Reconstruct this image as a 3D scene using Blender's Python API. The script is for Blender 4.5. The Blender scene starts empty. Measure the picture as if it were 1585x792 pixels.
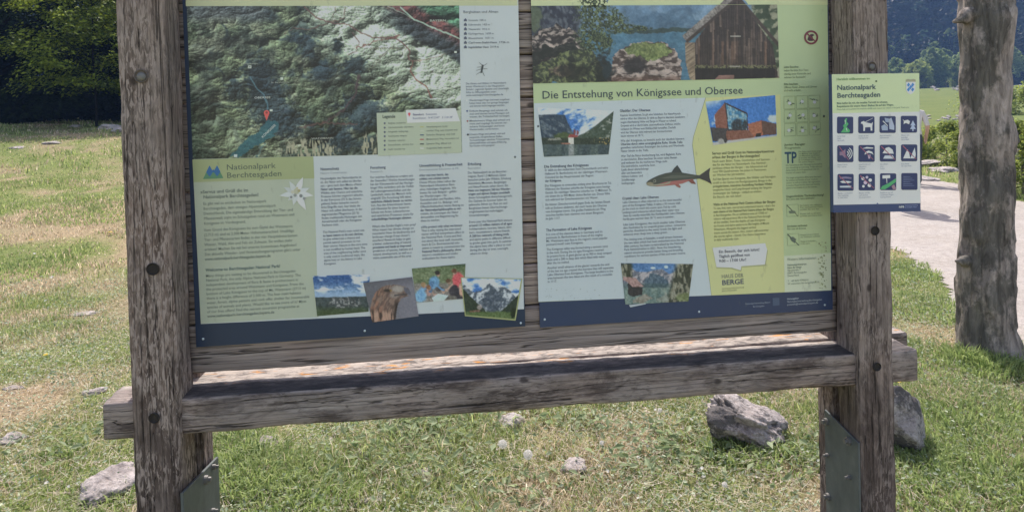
import bpy, bmesh, math, random
import numpy as np
from mathutils import Vector, Matrix, noise as mnoise

# ------------------------------------------------------------------ camera, sky, sun, exposure
SC = bpy.context.scene
COL = SC.collection
F, PX, PY = 1060.0, 792.5, 198.0           # photograph is 1585 x 792, the optical axis passes above its middle
_n = lambda v: v / np.linalg.norm(v)
_X = _n(np.array([(8700. - PX) / F, (-49. - PY) / F, 1.]))
_D = np.array([(2297. - PX) / F, (52900. - PY) / F, 1.]); _D = _n(_D); _D = _n(_D - _X * _D.dot(_X))
_Z = -_D; _Y = np.cross(_Z, _X)
RW = np.array([_X, _Y, _Z])
CAM = np.array([0., -2.05, 1.6])
cd = bpy.data.cameras.new('camera'); cam = bpy.data.objects.new('camera', cd); COL.objects.link(cam)
cd.sensor_fit = 'HORIZONTAL'; cd.sensor_width = 36.0; cd.lens = 36.0 * F / 1585.0
cd.shift_x = 0.0; cd.shift_y = -(396.0 - PY) / 1585.0
cd.clip_start = 0.05; cd.clip_end = 5000
M = Matrix.Identity(4)
for r in range(3):
    M[r][0] = RW[r][0]; M[r][1] = -RW[r][1]; M[r][2] = -RW[r][2]; M[r][3] = CAM[r]
cam.matrix_world = M
SC.camera = cam

SUN_EL, SUN_AZ = math.radians(54), math.radians(3)      # azimuth from +Y towards +X
w = bpy.data.worlds.new('World'); SC.world = w; w.use_nodes = True
nt = w.node_tree; bg = nt.nodes['Background']
sky = nt.nodes.new('ShaderNodeTexSky'); sky.sky_type = 'NISHITA'; sky.sun_disc = False
sky.sun_elevation = SUN_EL; sky.sun_rotation = SUN_AZ; sky.air_density = 1.0; sky.dust_density = 1.5; sky.ozone_density = 1.0
_wb = nt.nodes.new('ShaderNodeMix'); _wb.data_type = 'RGBA'; _wb.blend_type = 'MULTIPLY'; _wb.inputs[0].default_value = 1.0; _wb.inputs[7].default_value = (1.20, .945, .775, 1)   # camera white balance for open shade
nt.links.new(sky.outputs[0], _wb.inputs[6]); nt.links.new(_wb.outputs[2], bg.inputs[0]); bg.inputs[1].default_value = 0.15
sd = bpy.data.lights.new('sun', 'SUN'); sd.energy = 2.8; sd.angle = math.radians(0.53); sd.color = (1.0, 0.95, 0.87)
so = bpy.data.objects.new('sun', sd); COL.objects.link(so)
sdir = Vector((math.sin(SUN_AZ) * math.cos(SUN_EL), math.cos(SUN_AZ) * math.cos(SUN_EL), math.sin(SUN_EL)))
so.rotation_euler = sdir.to_track_quat('Z', 'Y').to_euler()
so.location = (0, 5, 20)
SC.view_settings.view_transform = 'Standard'; SC.view_settings.look = 'None'
SC.view_settings.gamma = 1.0; SC.view_settings.use_curve_mapping = False
SC.view_settings.exposure = 1.17
SC.render.engine = 'CYCLES'
SC.cycles.max_bounces = 6; SC.cycles.volume_bounces = 0; SC.cycles.transparent_max_bounces = 6
KSH = 0.49                                    # luminance of a white wall in this shade: turns a seen print colour into its ink

random.seed(7); RNG = np.random.default_rng(11)
R = math.radians

# ------------------------------------------------------------------ helpers
def ray(u, v): return RW @ np.array([(u - PX) / F, (v - PY) / F, 1.])
def at_y(u, v, y=0.):
    d = ray(u, v); return CAM + d * (y - CAM[1]) / d[1]
def at_z(u, v, z=0.):
    d = ray(u, v); return CAM + d * (z - CAM[2]) / d[2]

def _hash(ix, iy, s):
    h = (ix.astype(np.int64) * 374761393 + iy.astype(np.int64) * 668265263 + s * 974634777) & 0xFFFFFFFF
    h = ((h ^ (h >> 13)) * 1274126177) & 0xFFFFFFFF
    h = h ^ (h >> 16)
    return (h & 0xFFFFFF) / float(0xFFFFFF)
def vn(x, y, s=0):
    x = np.asarray(x, float); y = np.asarray(y, float)
    x0 = np.floor(x); y0 = np.floor(y); fx = x - x0; fy = y - y0
    fx = fx * fx * (3 - 2 * fx); fy = fy * fy * (3 - 2 * fy)
    a = _hash(x0, y0, s); b = _hash(x0 + 1, y0, s); c = _hash(x0, y0 + 1, s); d = _hash(x0 + 1, y0 + 1, s)
    return (a * (1 - fx) + b * fx) * (1 - fy) + (c * (1 - fx) + d * fx) * fy
def fbm(x, y, o=4, s=0):
    t = 0; a = .5; n = 0
    for i in range(o):
        t = t + a * vn(x, y, s + i * 17); n += a; a *= .5; x = x * 2.03 + 3.1; y = y * 2.03 + 1.7
    return t / n
def sm(a, b, x):
    t = np.clip((x - a) / (b - a), 0, 1); return t * t * (3 - 2 * t)

def tag(o, label, cat, group=None, kind=None):
    if label: o['label'] = label
    if cat: o['category'] = cat
    if group: o['group'] = group
    if kind: o['kind'] = kind
    return o
def empty(name, loc=(0, 0, 0)):
    o = bpy.data.objects.new(name, None); o.empty_display_size = .1; o.location = loc; COL.objects.link(o); return o
def link(name, me, mats=None, parent=None):
    o = bpy.data.objects.new(name, me); COL.objects.link(o)
    if mats is not None:
        for m in (mats if isinstance(mats, (list, tuple)) else [mats]): me.materials.append(m)
    if parent is not None:
        o.parent = parent
        o.matrix_parent_inverse = Matrix.Translation(-Vector(parent.location)) if parent.type == 'EMPTY' else Matrix.Identity(4)
    return o
def mesh_np(name, V, faces_n, loops, mats=None, parent=None, col=None, smooth=False, matidx=None, tree_attr=None):
    """V (n,3); faces_n per-face vertex count array; loops flat index array"""
    me = bpy.data.meshes.new(name)
    V = np.asarray(V, np.float32); loops = np.asarray(loops, np.int32); fn = np.asarray(faces_n, np.int32)
    me.vertices.add(len(V)); me.vertices.foreach_set('co', V.ravel())
    me.loops.add(len(loops)); me.loops.foreach_set('vertex_index', loops)
    me.polygons.add(len(fn)); st = np.concatenate([[0], np.cumsum(fn)[:-1]]).astype(np.int32)
    me.polygons.foreach_set('loop_start', st)
    if matidx is not None: me.polygons.foreach_set('material_index', np.asarray(matidx, np.int32))
    me.polygons.foreach_set('use_smooth', np.full(len(fn), smooth))
    me.update(calc_edges=True)
    if col is not None:
        ca = me.color_attributes.new('Col', 'FLOAT_COLOR', 'POINT')
        c4 = np.ones((len(V), 4), np.float32); c4[:, :3] = col
        ca.data.foreach_set('color', c4.ravel())
    return link(name, me, mats, parent)
def grid_faces(nu, nv):
    i, j = np.meshgrid(np.arange(nu - 1), np.arange(nv - 1), indexing='ij')
    a = (i * nv + j).ravel(); f = np.stack([a, a + nv, a + nv + 1, a + 1], 1)
    return np.full(len(f), 4), f.ravel()
def obj_bm(name, bm, mats=None, parent=None, smooth=False):
    me = bpy.data.meshes.new(name); bm.to_mesh(me); bm.free()
    if smooth:
        for p in me.polygons: p.use_smooth = True
    return link(name, me, mats, parent)
def box(bm, x0, x1, y0, y1, z0, z1):
    vs = [bm.verts.new(p) for p in ((x0, y0, z0), (x1, y0, z0), (x1, y1, z0), (x0, y1, z0), (x0, y0, z1), (x1, y0, z1), (x1, y1, z1), (x0, y1, z1))]
    for f in ((3, 2, 1, 0), (4, 5, 6, 7), (0, 1, 5, 4), (1, 2, 6, 5), (2, 3, 7, 6), (3, 0, 4, 7)): bm.faces.new([vs[i] for i in f])
    return vs
def beam_bm(bm, p0, p1, w_, h_, axis, n=60, amp=.003, bev=.006, seed=0, taper=None):
    """weathered timber along axis ('x' or 'z') from p0 to p1; profile w_ x h_ with rounded, uneven arrises.
       p0, p1 are the centres of the end sections; w_ is across y (x-beam) or x (z-post); h_ is z (x-beam) or y (z-post)"""
    p0 = np.array(p0, float); p1 = np.array(p1, float)
    prof = []
    for sx, sy in ((-1, -1), (1, -1), (1, 1), (-1, 1)):
        cx, cy = sx * (w_ / 2 - bev), sy * (h_ / 2 - bev)
        a0 = math.atan2(sy, sx) - math.pi / 4
        for k in range(3):
            a = a0 + k * math.pi / 4
            prof.append((cx + bev * math.cos(a), cy + bev * math.sin(a), sx, sy))
    # extra points on the long faces
    pr = []
    for i, q in enumerate(prof):
        pr.append(q); nx = prof[(i + 1) % len(prof)]
        if i % 3 == 2:
            for t in (.2, .4, .6, .8): pr.append((q[0] + (nx[0] - q[0]) * t, q[1] + (nx[1] - q[1]) * t, 0, 0))
    rings = []
    for i in range(n + 1):
        t = i / n; c = p0 + (p1 - p0) * t
        L = np.linalg.norm(p1 - p0) * t
        ring = []
        for k, (a, b, sx, sy) in enumerate(pr):
            d = amp * 2 * (mnoise.noise(Vector((L * 7, k * 1.7, seed))) * .6 + mnoise.noise(Vector((L * 28, k * 2.3, seed + 9))) * .5)
            if sx: d -= amp * 1.5 * max(0, mnoise.noise(Vector((L * 5, sx * 3.1, sy * 5.7 + seed))) * 2)
            rr = math.hypot(a, b) or 1
            a2, b2 = a * (1 + d / rr), b * (1 + d / rr)
            ring.append(bm.verts.new((c[0], c[1] + a2, c[2] + b2) if axis == 'x' else (c[0] + a2, c[1] + b2, c[2])))
        rings.append(ring)
    m = len(pr)
    for i in range(n):
        for k in range(m):
            f = bm.faces.new((rings[i][k], rings[i][(k + 1) % m], rings[i + 1][(k + 1) % m], rings[i + 1][k])); f.smooth = True
    bm.faces.new(rings[0][::-1]); bm.faces.new(rings[-1])
    bmesh.ops.recalc_face_normals(bm, faces=bm.faces)

# ------------------------------------------------------------------ materials
def mat(name, rough=.8, color=None, spec=.5, metal=0):
    m = bpy.data.materials.new(name); m.use_nodes = True
    p = m.node_tree.nodes['Principled BSDF']; p.inputs['Roughness'].default_value = rough
    p.inputs['Specular IOR Level'].default_value = spec; p.inputs['Metallic'].default_value = metal
    if color is not None: p.inputs['Base Color'].default_value = (*color, 1)
    return m
def N(m, t, **kw):
    n = m.node_tree.nodes.new(t)
    for k, v in kw.items():
        if k in n.inputs: n.inputs[k].default_value = v
        else: setattr(n, k, v)
    return n
def L(m, a, b): m.node_tree.links.new(a, b)
def ramp(m, fac, stops, interp='LINEAR'):
    r_ = N(m, 'ShaderNodeValToRGB'); e = r_.color_ramp; e.interpolation = interp
    while len(e.elements) < len(stops): e.elements.new(.5)
    for el, (p, c) in zip(e.elements, stops):
        el.position = p; el.color = (*c, 1) if len(c) == 3 else c
    L(m, fac, r_.inputs[0]); return r_.outputs[0]
def gray(v): return (v, v, v)
def mixc(m, fac, a, b, mode='MIX'):
    x = N(m, 'ShaderNodeMix', data_type='RGBA', blend_type=mode)
    for s, val in ((0, fac), (6, a), (7, b)):
        if isinstance(val, (int, float)): x.inputs[s].default_value = val
        elif isinstance(val, tuple): x.inputs[s].default_value = (*val, 1)
        else: L(m, val, x.inputs[s])
    return x.outputs[2]
def coords(m, scale, world=True, off=(0, 0, 0)):
    if world: src = N(m, 'ShaderNodeNewGeometry').outputs['Position']
    else: src = N(m, 'ShaderNodeTexCoord').outputs['Object']
    mp = N(m, 'ShaderNodeMapping'); mp.inputs['Scale'].default_value = scale; mp.inputs['Location'].default_value = off
    L(m, src, mp.inputs[0]); return mp.outputs[0]
def noise(m, vec, scale, detail=5, rough=.6, dist=0):
    n = N(m, 'ShaderNodeTexNoise'); n.inputs['Scale'].default_value = scale; n.inputs['Detail'].default_value = detail
    n.inputs['Roughness'].default_value = rough; n.inputs['Distortion'].default_value = dist
    L(m, vec, n.inputs['Vector']); return n.outputs['Fac']
def bump(m, h, strength=.5, dist=.01, prev=None):
    b = N(m, 'ShaderNodeBump'); b.inputs['Strength'].default_value = strength; b.inputs['Distance'].default_value = dist
    L(m, h, b.inputs['Height'])
    if prev is not None: L(m, prev, b.inputs['Normal'])
    return b.outputs[0]
def P(m): return m.node_tree.nodes['Principled BSDF']

def wood(name, axis, dark, mid, light, flake=0., blotch=0., lichen_shade=False, off=(0, 0, 0)):
    m = mat(name, .88, spec=.25)
    g = 1.6; a = 34. if axis == 'x' else 26.
    sc = {'x': (g, a, a), 'z': (a, a, g)}[axis]
    v = coords(m, sc, off=off)
    n1 = noise(m, v, 1.6, 8, .62, .35)
    n2 = noise(m, coords(m, {'x': (2.2, 90, 90), 'z': (90, 90, 2.2)}[axis], off=off), 1.5, 4, .6, .2)
    base = ramp(m, n1, [(.28, dark), (.5, mid), (.74, light)])
    fib = ramp(m, n2, [(.32, gray(.5)), (.47, gray(.95)), (.56, gray(1.05)), (.75, gray(1.32))])
    c = mixc(m, 1., base, fib, 'MULTIPLY')
    # cool/warm drift over the length
    dr = noise(m, coords(m, (3, 3, 3), off=off), 1.3, 3, .5)
    c = mixc(m, .85, c, ramp(m, dr, [(.3, (1.08, .99, .93)), (.5, (1., 1., .98)), (.7, (.88, .93, .95))]), 'MULTIPLY')
    h = n2
    if blotch:      # dark, damp weathered skin with pale flaking fibres
        bl = noise(m, coords(m, {'x': (3, 9, 9), 'z': (10, 10, 3)}[axis], off=off), 1.7, 6, .7, .5)
        if axis == 'z':     # the lower metre of the posts is the worst weathered
            sep = N(m, 'ShaderNodeSeparateXYZ'); L(m, N(m, 'ShaderNodeNewGeometry').outputs['Position'], sep.inputs[0])
            mr = N(m, 'ShaderNodeMapRange'); mr.inputs[1].default_value = .3; mr.inputs[2].default_value = 1.75; mr.inputs[3].default_value = .16; mr.inputs[4].default_value = -.22
            L(m, sep.outputs[2], mr.inputs[0]); ad = N(m, 'ShaderNodeMath', operation='ADD'); L(m, bl, ad.inputs[0]); L(m, mr.outputs[0], ad.inputs[1]); bl = ad.outputs[0]
        bm_ = ramp(m, bl, [(.5 - blotch * .1, gray(0)), (.6, gray(1))])
        c = mixc(m, bm_, c, mixc(m, 1., c, (.42, .40, .40), 'MULTIPLY'))
    if flake:
        fl = noise(m, coords(m, {'x': (16, 75, 75), 'z': (75, 75, 16)}[axis], off=off), 1.9, 5, .6, .9)
        zone = ramp(m, noise(m, coords(m, (4, 4, 4), off=(off[0] + 9, 0, 0)), 1.6, 3, .6), [(.42, gray(.12)), (.56, gray(1))])
        fm = ramp(m, fl, [(.53, gray(0)), (.6, gray(1))])
        c = mixc(m, mixc(m, 1., ramp(m, fl, [(.5, gray(0)), (.545, gray(min(1, flake * 1.7)))]), zone, 'MULTIPLY'), c, tuple(1.12 * q for q in light))
        c = mixc(m, mixc(m, 1., ramp(m, fl, [(.36, gray(.75)), (.43, gray(0))]), zone, 'MULTIPLY'), c, tuple(.45 * q for q in dark))
        h = fl
    # long drying cracks
    ck = noise(m, coords(m, {'x': (.8, 38, 38), 'z': (38, 38, .8)}[axis], off=(off[0] + 3.1, off[1], off[2] + 1.7)), 1.2, 3, .45, .15)
    cm = ramp(m, ck, [(.488, gray(1)), (.498, gray(.12)), (.506, gray(.12)), (.516, gray(1))])
    c = mixc(m, .85, c, cm, 'MULTIPLY')
    # small dark knots and pits
    vo = N(m, 'ShaderNodeTexVoronoi'); vo.inputs['Scale'].default_value = 7.5
    L(m, coords(m, {'x': (.8, 1.2, 1.2), 'z': (1.2, 1.2, .8)}[axis], off=off), vo.inputs['Vector'])
    c = mixc(m, ramp(m, vo.outputs['Distance'], [(.05, gray(.85)), (.1, gray(0))]), c, tuple(.3 * q for q in dark))
    if lichen_shade:
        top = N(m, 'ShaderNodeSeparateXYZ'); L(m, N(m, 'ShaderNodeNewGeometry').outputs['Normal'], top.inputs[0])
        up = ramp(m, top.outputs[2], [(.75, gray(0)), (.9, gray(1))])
        pale = noise(m, coords(m, (14, 30, 30)), 1.5, 6, .7, .6)
        pm = mixc(m, 1., up, ramp(m, pale, [(.4, gray(.25)), (.55, gray(.95))]), 'MULTIPLY')
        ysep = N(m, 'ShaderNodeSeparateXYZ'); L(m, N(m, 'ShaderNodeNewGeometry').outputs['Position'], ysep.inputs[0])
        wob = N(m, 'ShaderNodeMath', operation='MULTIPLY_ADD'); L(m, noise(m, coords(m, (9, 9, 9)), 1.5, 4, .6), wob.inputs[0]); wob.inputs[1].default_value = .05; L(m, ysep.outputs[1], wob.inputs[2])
        rear = ramp(m, wob.outputs[0], [(0., gray(0)), (.03, gray(1))])     # front half black: algae plus painted-in shade of the panel; rear pale and lichened
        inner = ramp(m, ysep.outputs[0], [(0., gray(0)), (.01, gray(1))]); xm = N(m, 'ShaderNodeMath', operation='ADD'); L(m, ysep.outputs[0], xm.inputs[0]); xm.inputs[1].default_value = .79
        inner = ramp(m, xm.outputs[0], [(0., gray(0)), (.02, gray(1))])  # keeps the painted shade off the sunlit left end
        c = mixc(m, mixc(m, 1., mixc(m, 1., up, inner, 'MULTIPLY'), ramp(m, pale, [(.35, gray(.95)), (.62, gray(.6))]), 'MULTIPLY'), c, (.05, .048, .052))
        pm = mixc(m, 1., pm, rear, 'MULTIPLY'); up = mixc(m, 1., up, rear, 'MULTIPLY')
        c = mixc(m, pm, c, (.40, .36, .325))
        orn = noise(m, coords(m, (5, 26, 26), off=(2.7, 0, 0)), 1.6, 5, .65, .4)
        om = mixc(m, 1., up, ramp(m, orn, [(.6, gray(0)), (.64, gray(1))]), 'MULTIPLY')
        c = mixc(m, om, c, (.55, .25, .06))
    L(m, c, P(m).inputs['Base Color'])
    b1 = bump(m, h, .55, .004); b2 = bump(m, cm, .6, .006, b1); L(m, b2, P(m).inputs['Normal'])
    return m
M_post = wood('weathered_post_wood', 'z', (.15, .115, .102), (.255, .203, .182), (.375, .31, .283), flake=.5, blotch=1.)
M_post2 = wood('weathered_post_wood_right', 'z', (.15, .116, .103), (.26, .208, .187), (.38, .315, .287), flake=.35, blotch=.6, off=(5.3, 1.1, 2.2))
M_plank = wood('weathered_plank_wood', 'x', (.22, .175, .16), (.36, .295, .27), (.48, .405, .375), off=(1.7, 0, 0))
M_beam = wood('weathered_beam_wood', 'x', (.20, .16, .148), (.315, .262, .242), (.43, .365, .338), flake=.16, blotch=.3, lichen_shade=True)

M_steel = mat('galvanised_steel', .55, spec=.4, metal=.25)
c = ramp(M_steel, noise(M_steel, coords(M_steel, (9, 9, 5)), 2, 6, .65), [(.3, (.085, .10, .105)), (.6, (.13, .15, .155)), (.8, (.19, .205, .21))])
L(M_steel, c, P(M_steel).inputs['Base Color'])
M_bolt = mat('zinc_bolt', .55, (.19, .185, .18), metal=.3)
M_hole = mat('dark_bolt_recess', .9, (.15, .125, .112))

def lin(c):
    c = np.asarray(c, float) / 255.
    return np.where(c <= .04045, c / 12.92, ((c + .055) / 1.055) ** 2.4)
def ink_of(c):
    q = lin(c) / KSH; g_ = q @ np.array([.3, .59, .11]); q = q * .86 + g_[..., None] * .14      # grey mixed into the inks, painting in the veil of glare
    return np.clip(q + .004, .006, .86)
_inks = {}
def ink(rgb):
    """print ink whose colour in this open shade is rgb (0..255); slightly uneven from sun bleaching and dust"""
    if rgb in _inks: return _inks[rgb]
    m = mat('print_ink', .3, spec=.5); c_ = tuple(float(q) for q in ink_of(rgb))
    if max(rgb) > 70:
        f = noise(m, coords(m, (2.2, 2.2, 2.2)), 1.2, 6, .65)
        f2 = noise(m, coords(m, (30, 30, 12)), 1.5, 4, .6)
        c2 = mixc(m, 1., c_, ramp(m, f, [(.3, gray(.94)), (.7, gray(1.04))]), 'MULTIPLY')
        c2 = mixc(m, ramp(m, f2, [(.66, gray(0)), (.74, gray(.22))]), c2, (.16, .17, .13))
        L(m, c2, P(m).inputs['Base Color'])
    else:
        P(m).inputs['Base Color'].default_value = (*c_, 1)
    _inks[rgb] = m; return m
M_pic = mat('printed_picture', .3, spec=.5)
a = N(M_pic, 'ShaderNodeAttribute', attribute_name='Col'); L(M_pic, a.outputs['Color'], P(M_pic).inputs['Base Color'])

# ------------------------------------------------------------------ terrain
def path_side(x, y):
    """signed measure: >0 inside the gravel path"""
    nx = np.interp(y, PN[:, 1], PN[:, 0]); fx = np.interp(y, PFr[:, 1], PFr[:, 0])
    wob = .16 * (fbm(x * 1.9, y * 1.9, 4, 5) - .5) * 2 + .1 * (vn(x * 7, y * 7, 3) - .5)
    return np.minimum(x - nx + wob, fx - x + wob)
PN = np.array([[3.6, -9.], [3.7, 0.], [3.72, 1.8], [3.85, 2.37], [4.08, 2.85], [4.42, 3.42], [4.72, 4.06], [4.97, 4.66], [5.3, 6.], [5.2, 8.], [4.2, 11.], [2., 15.], [-1., 19.]])
PFr = np.array([[12., -9.], [11., 3.], [9.6, 6.5], [9.36, 7.76], [9.9, 9.], [10.2, 9.8], [10.6, 11.3], [10.4, 13.], [9., 16.], [6, 19.]])
def height(x, y):
    x = np.asarray(x, float); y = np.asarray(y, float)
    dx = x; dy = y + 2.05
    r = np.hypot(dx, dy); az = np.degrees(np.arctan2(dx, dy))
    lf = sm(8, -12, az) * (np.abs(az) < 120)
    hl = 1.62 * sm(6, 30, r) + .02 * np.clip(r - 26, 0, 60) + .03 * np.clip(r - 9, 0, 10) / 10
    hr = 4.6 * sm(18, 185, r)
    h = lf * hl + (1 - lf) * hr
    far = sm(6, 14, r)
    h = h + .05 * (fbm(x * 1.1, y * 1.1, 4, 21) - .5) * (1 - .5 * sm(3.2, 4.2, x)) + far * .35 * (fbm(x * .22, y * .22, 3, 33) - .5) * sm(60, 20, r)
    h = h + .02 * (fbm(x * 5, y * 5, 3, 77) - .5) * sm(12, 4, r)
    return h
def ground_at(u, v):
    d = ray(u, v); t = .5
    for _ in range(4000):
        p = CAM + d * t
        if p[2] < float(height(p[0], p[1])): break
        t *= 1.004
    return np.array([p[0], p[1], float(height(p[0], p[1]))])
def dryness(x, y):
    """0 lush green .. 1 straw"""
    f = .55 * fbm(x * .9 + 4, y * .9, 4, 41) + .45 * fbm(x * 2.6, y * 2.6, 4, 55)
    left = sm(.2, -2.5, x)
    return np.clip((f - .48) * 4.8 + .18 * left + .02 - .35 * sm(3, 9, x), 0, 1)

# ground sheet: rings about the viewer out to the horizon
nr, na = 330, 540
rr = .15 * (1400 / .15) ** (np.arange(nr) / (nr - 1)); aa = np.linspace(0, 2 * math.pi, na)
Rg, Ag = np.meshgrid(rr, aa, indexing='ij'); Xg = Rg * np.sin(Ag); Yg = Rg * np.cos(Ag) - 2.05
Zg = height(Xg, Yg)
fn, fl = grid_faces(nr, na)
dr = dryness(Xg, Yg).ravel()
ps = path_side(Xg, Yg).ravel()
lush = (sm(14, 45, Rg) * sm(12, 22, np.degrees(np.where(Ag > math.pi, Ag - 2 * math.pi, Ag)))).ravel()
gcol = np.stack([dr, sm(-.05, .08, ps), lush], 1)
M_soil = mat('meadow_soil', .95, spec=.1)
at = N(M_soil, 'ShaderNodeAttribute', attribute_name='Col'); sp = N(M_soil, 'ShaderNodeSeparateColor'); L(M_soil, at.outputs['Color'], sp.inputs[0])
vw = coords(M_soil, (1, 1, 1))
nfine = noise(M_soil, vw, 38, 6, .75)
nmid = noise(M_soil, vw, 7, 6, .7)
nbig = noise(M_soil, vw, .35, 5, .6)
green = ramp(M_soil, nfine, [(.3, (.045, .065, .022)), (.5, (.16, .20, .07)), (.72, (.31, .33, .13))])
straw = ramp(M_soil, nfine, [(.3, (.12, .09, .06)), (.5, (.31, .245, .165)), (.72, (.50, .42, .31))])
dm = N(M_soil, 'ShaderNodeMath', operation='MULTIPLY_ADD'); L(M_soil, nmid, dm.inputs[0]); dm.inputs[1].default_value = 1.2; dm.inputs[2].default_value = -.55
da = N(M_soil, 'ShaderNodeMath', operation='ADD'); da.use_clamp = True; L(M_soil, dm.outputs[0], da.inputs[0]); L(M_soil, sp.outputs[0], da.inputs[1])
cg = mixc(M_soil, da.outputs[0], green, straw)
cg = mixc(M_soil, sp.outputs[2], cg, ramp(M_soil, nmid, [(.35, (.10, .135, .04)), (.65, (.17, .20, .075))]))
cg = mixc(M_soil, 1., cg, ramp(M_soil, nbig, [(.35, (.85, .92, .8)), (.65, (1.12, 1.08, 1.0))]), 'MULTIPLY')
L(M_soil, cg, P(M_soil).inputs['Base Color']); L(M_soil, bump(M_soil, nfine, .8, .02), P(M_soil).inputs['Normal'])
g = mesh_np('ground', np.stack([Xg, Yg, Zg], -1).reshape(-1, 3), fn, fl, M_soil, col=gcol, smooth=True); g['kind'] = 'structure'

# gravel path, a sheet just above the ground with a ragged edge
xs = np.arange(-2, 12.6, .07); ys = np.arange(-6, 18, .07)
Xp, Yp = np.meshgrid(xs, ys, indexing='ij'); ins = path_side(Xp, Yp) > 0
Zp = height(Xp, Yp) + .006 + .012 * sm(0, .5, path_side(Xp, Yp)) + .006 * (fbm(Xp * 9, Yp * 9, 3, 91) - .5)
fn, fl = grid_faces(*Xp.shape); f4 = fl.reshape(-1, 4); keep = ins.ravel()[f4].all(1); f4 = f4[keep]
M_path = mat('pale_gravel', .93, spec=.15)
vv = coords(M_path, (1, 1, 1)); a1 = noise(M_path, vv, 160, 3, .6); a2 = noise(M_path, vv, 14, 6, .75); a3 = noise(M_path, vv, 1.4, 4, .6)
cp = ramp(M_path, a1, [(.3, (.24, .22, .20)), (.5, (.40, .37, .345)), (.75, (.56, .53, .50))])
cp = mixc(M_path, 1., cp, ramp(M_path, a2, [(.35, gray(.8)), (.6, gray(1.05))]), 'MULTIPLY')
cp = mixc(M_path, 1., cp, ramp(M_path, a3, [(.3, (.9, .88, .85)), (.7, (1.06, 1.05, 1.05))]), 'MULTIPLY')
L(M_path, cp, P(M_path).inputs['Base Color']); L(M_path, bump(M_path, a2, .7, .02, bump(M_path, a1, .5, .004)), P(M_path).inputs['Normal'])
pth = mesh_np('path', np.stack([Xp, Yp, Zp], -1).reshape(-1, 3), np.full(len(f4), 4), f4.ravel(), M_path, smooth=True); pth['kind'] = 'structure'

# forested mountainside behind
nr, na = 90, 260
r0 = np.linspace(205, 620, nr); a0 = np.radians(np.linspace(-75, 100, na))
Rm, Am = np.meshgrid(r0, a0, indexing='ij')
rdg = 1 + .5 * (fbm(Am * 9, Rm * 0 + 1, 3, 8) - .5)
Zm = 1.5 + 4.6 + (Rm - 205) * .44 * rdg * sm(200, 250, Rm) + 16 * (fbm(Am * 22, Rm * .012, 4, 9) - .5) * sm(205, 260, Rm)
Zm = np.minimum(Zm, 135 + 20 * (fbm(Am * 10, Rm * .01, 3, 5) - .5)); Zm[0] = 0
Xm = Rm * np.sin(Am); Ym = Rm * np.cos(Am) - 2.05
M_mtn = mat('mountain_forest_floor', .95, spec=.05)
q1 = noise(M_mtn, coords(M_mtn, (1, 1, .6)), .16, 7, .7); q2 = noise(M_mtn, coords(M_mtn, (1, 1, 1)), .02, 4, .6)
cm_ = ramp(M_mtn, q1, [(.35, (.006, .012, .009)), (.55, (.014, .024, .014)), (.75, (.03, .04, .025))])
L(M_mtn, cm_, P(M_mtn).inputs['Base Color']); L(M_mtn, bump(M_mtn, q1, 1., 4.), P(M_mtn).inputs['Normal'])
fn, fl = grid_faces(nr, na)
mt = mesh_np('mountain', np.stack([Xm, Ym, Zm], -1).reshape(-1, 3), fn, fl, M_mtn, smooth=True); mt['kind'] = 'structure'

# ------------------------------------------------------------------ information board
board = empty('notice_board', (.32, 0, 0))
tag(board, 'weathered grey timber notice board frame holding two large printed panels above a ledge beam', 'notice board')
def px_x(u, v, x):
    d = ray(u, v); return CAM + d * (x - CAM[0]) / d[0]
GZ = lambda x, y: float(height(x, y))
def post(name, x0, x1, y0, y1, m, seed, ztop=2.75, amp=.0022, parent=board, n=150):
    bm = bmesh.new(); beam_bm(bm, ((x0 + x1) / 2, (y0 + y1) / 2, GZ(x0, y0) - .08), ((x0 + x1) / 2, (y0 + y1) / 2, ztop), x1 - x0, y1 - y0, 'z', n, amp, .006, seed)
    return obj_bm(name, bm, m, parent)
pL = post('post', -.784, -.664, -.12, -.002, M_post, 1)
pR = post('post', 1.314, 1.430, -.12, -.002, M_post2, 2)
for xa, xb, ya, yb, s in ((-.79, -.672, .085, .185, 3), (1.322, 1.43, .034, .125, 4)):
    post('rear_post', xa, xb, ya, yb, M_post2, s)
# plank wall, horizontal boards with thin gaps
seams = [.877, .9975 + .0235, 1.149, 1.275, 1.402, 1.527, 1.655, 1.785, 1.913, 2.042, 2.17, 2.30, 2.43]
seams[1] = 1.022
bm = bmesh.new()
for i in range(1, len(seams) - 1):
    zc = (seams[i] + seams[i + 1]) / 2
    beam_bm(bm, (-.675, .016, zc), (1.335, .016, zc - .012), .028, seams[i + 1] - seams[i] - .004, 'x', 50, .0012, .006, 20 + i)
obj_bm('plank_wall', bm, M_plank, board)
bm = bmesh.new(); box(bm, -.668, 1.318, .0335, .046, 1.0, 2.42); obj_bm('added_sun_blocker', bm, M_plank, board)  # added unseen sheet that stops sun shining through the plank gaps
bm = bmesh.new(); beam_bm(bm, (-.675, .016, (.889 + 1.019) / 2), (1.318, .016, (.864 + 1.006) / 2), .032, .1365, 'x', 90, .0018, .004, 31)
obj_bm('bottom_board', bm, M_plank, board)
# beams
xa, xb = -.865, 1.524
zt = lambda x: .8475 + (x + .66) / 1.97 * (-.0150)
bt = lambda x: .7535 + (x + .66) / 1.97 * (-.030)
bm = bmesh.new()
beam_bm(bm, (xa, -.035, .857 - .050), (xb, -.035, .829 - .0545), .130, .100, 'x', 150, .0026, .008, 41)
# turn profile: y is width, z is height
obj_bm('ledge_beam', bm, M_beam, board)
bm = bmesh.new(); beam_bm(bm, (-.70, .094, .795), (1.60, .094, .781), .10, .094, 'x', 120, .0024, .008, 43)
obj_bm('rear_beam', bm, M_beam, board)
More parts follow.
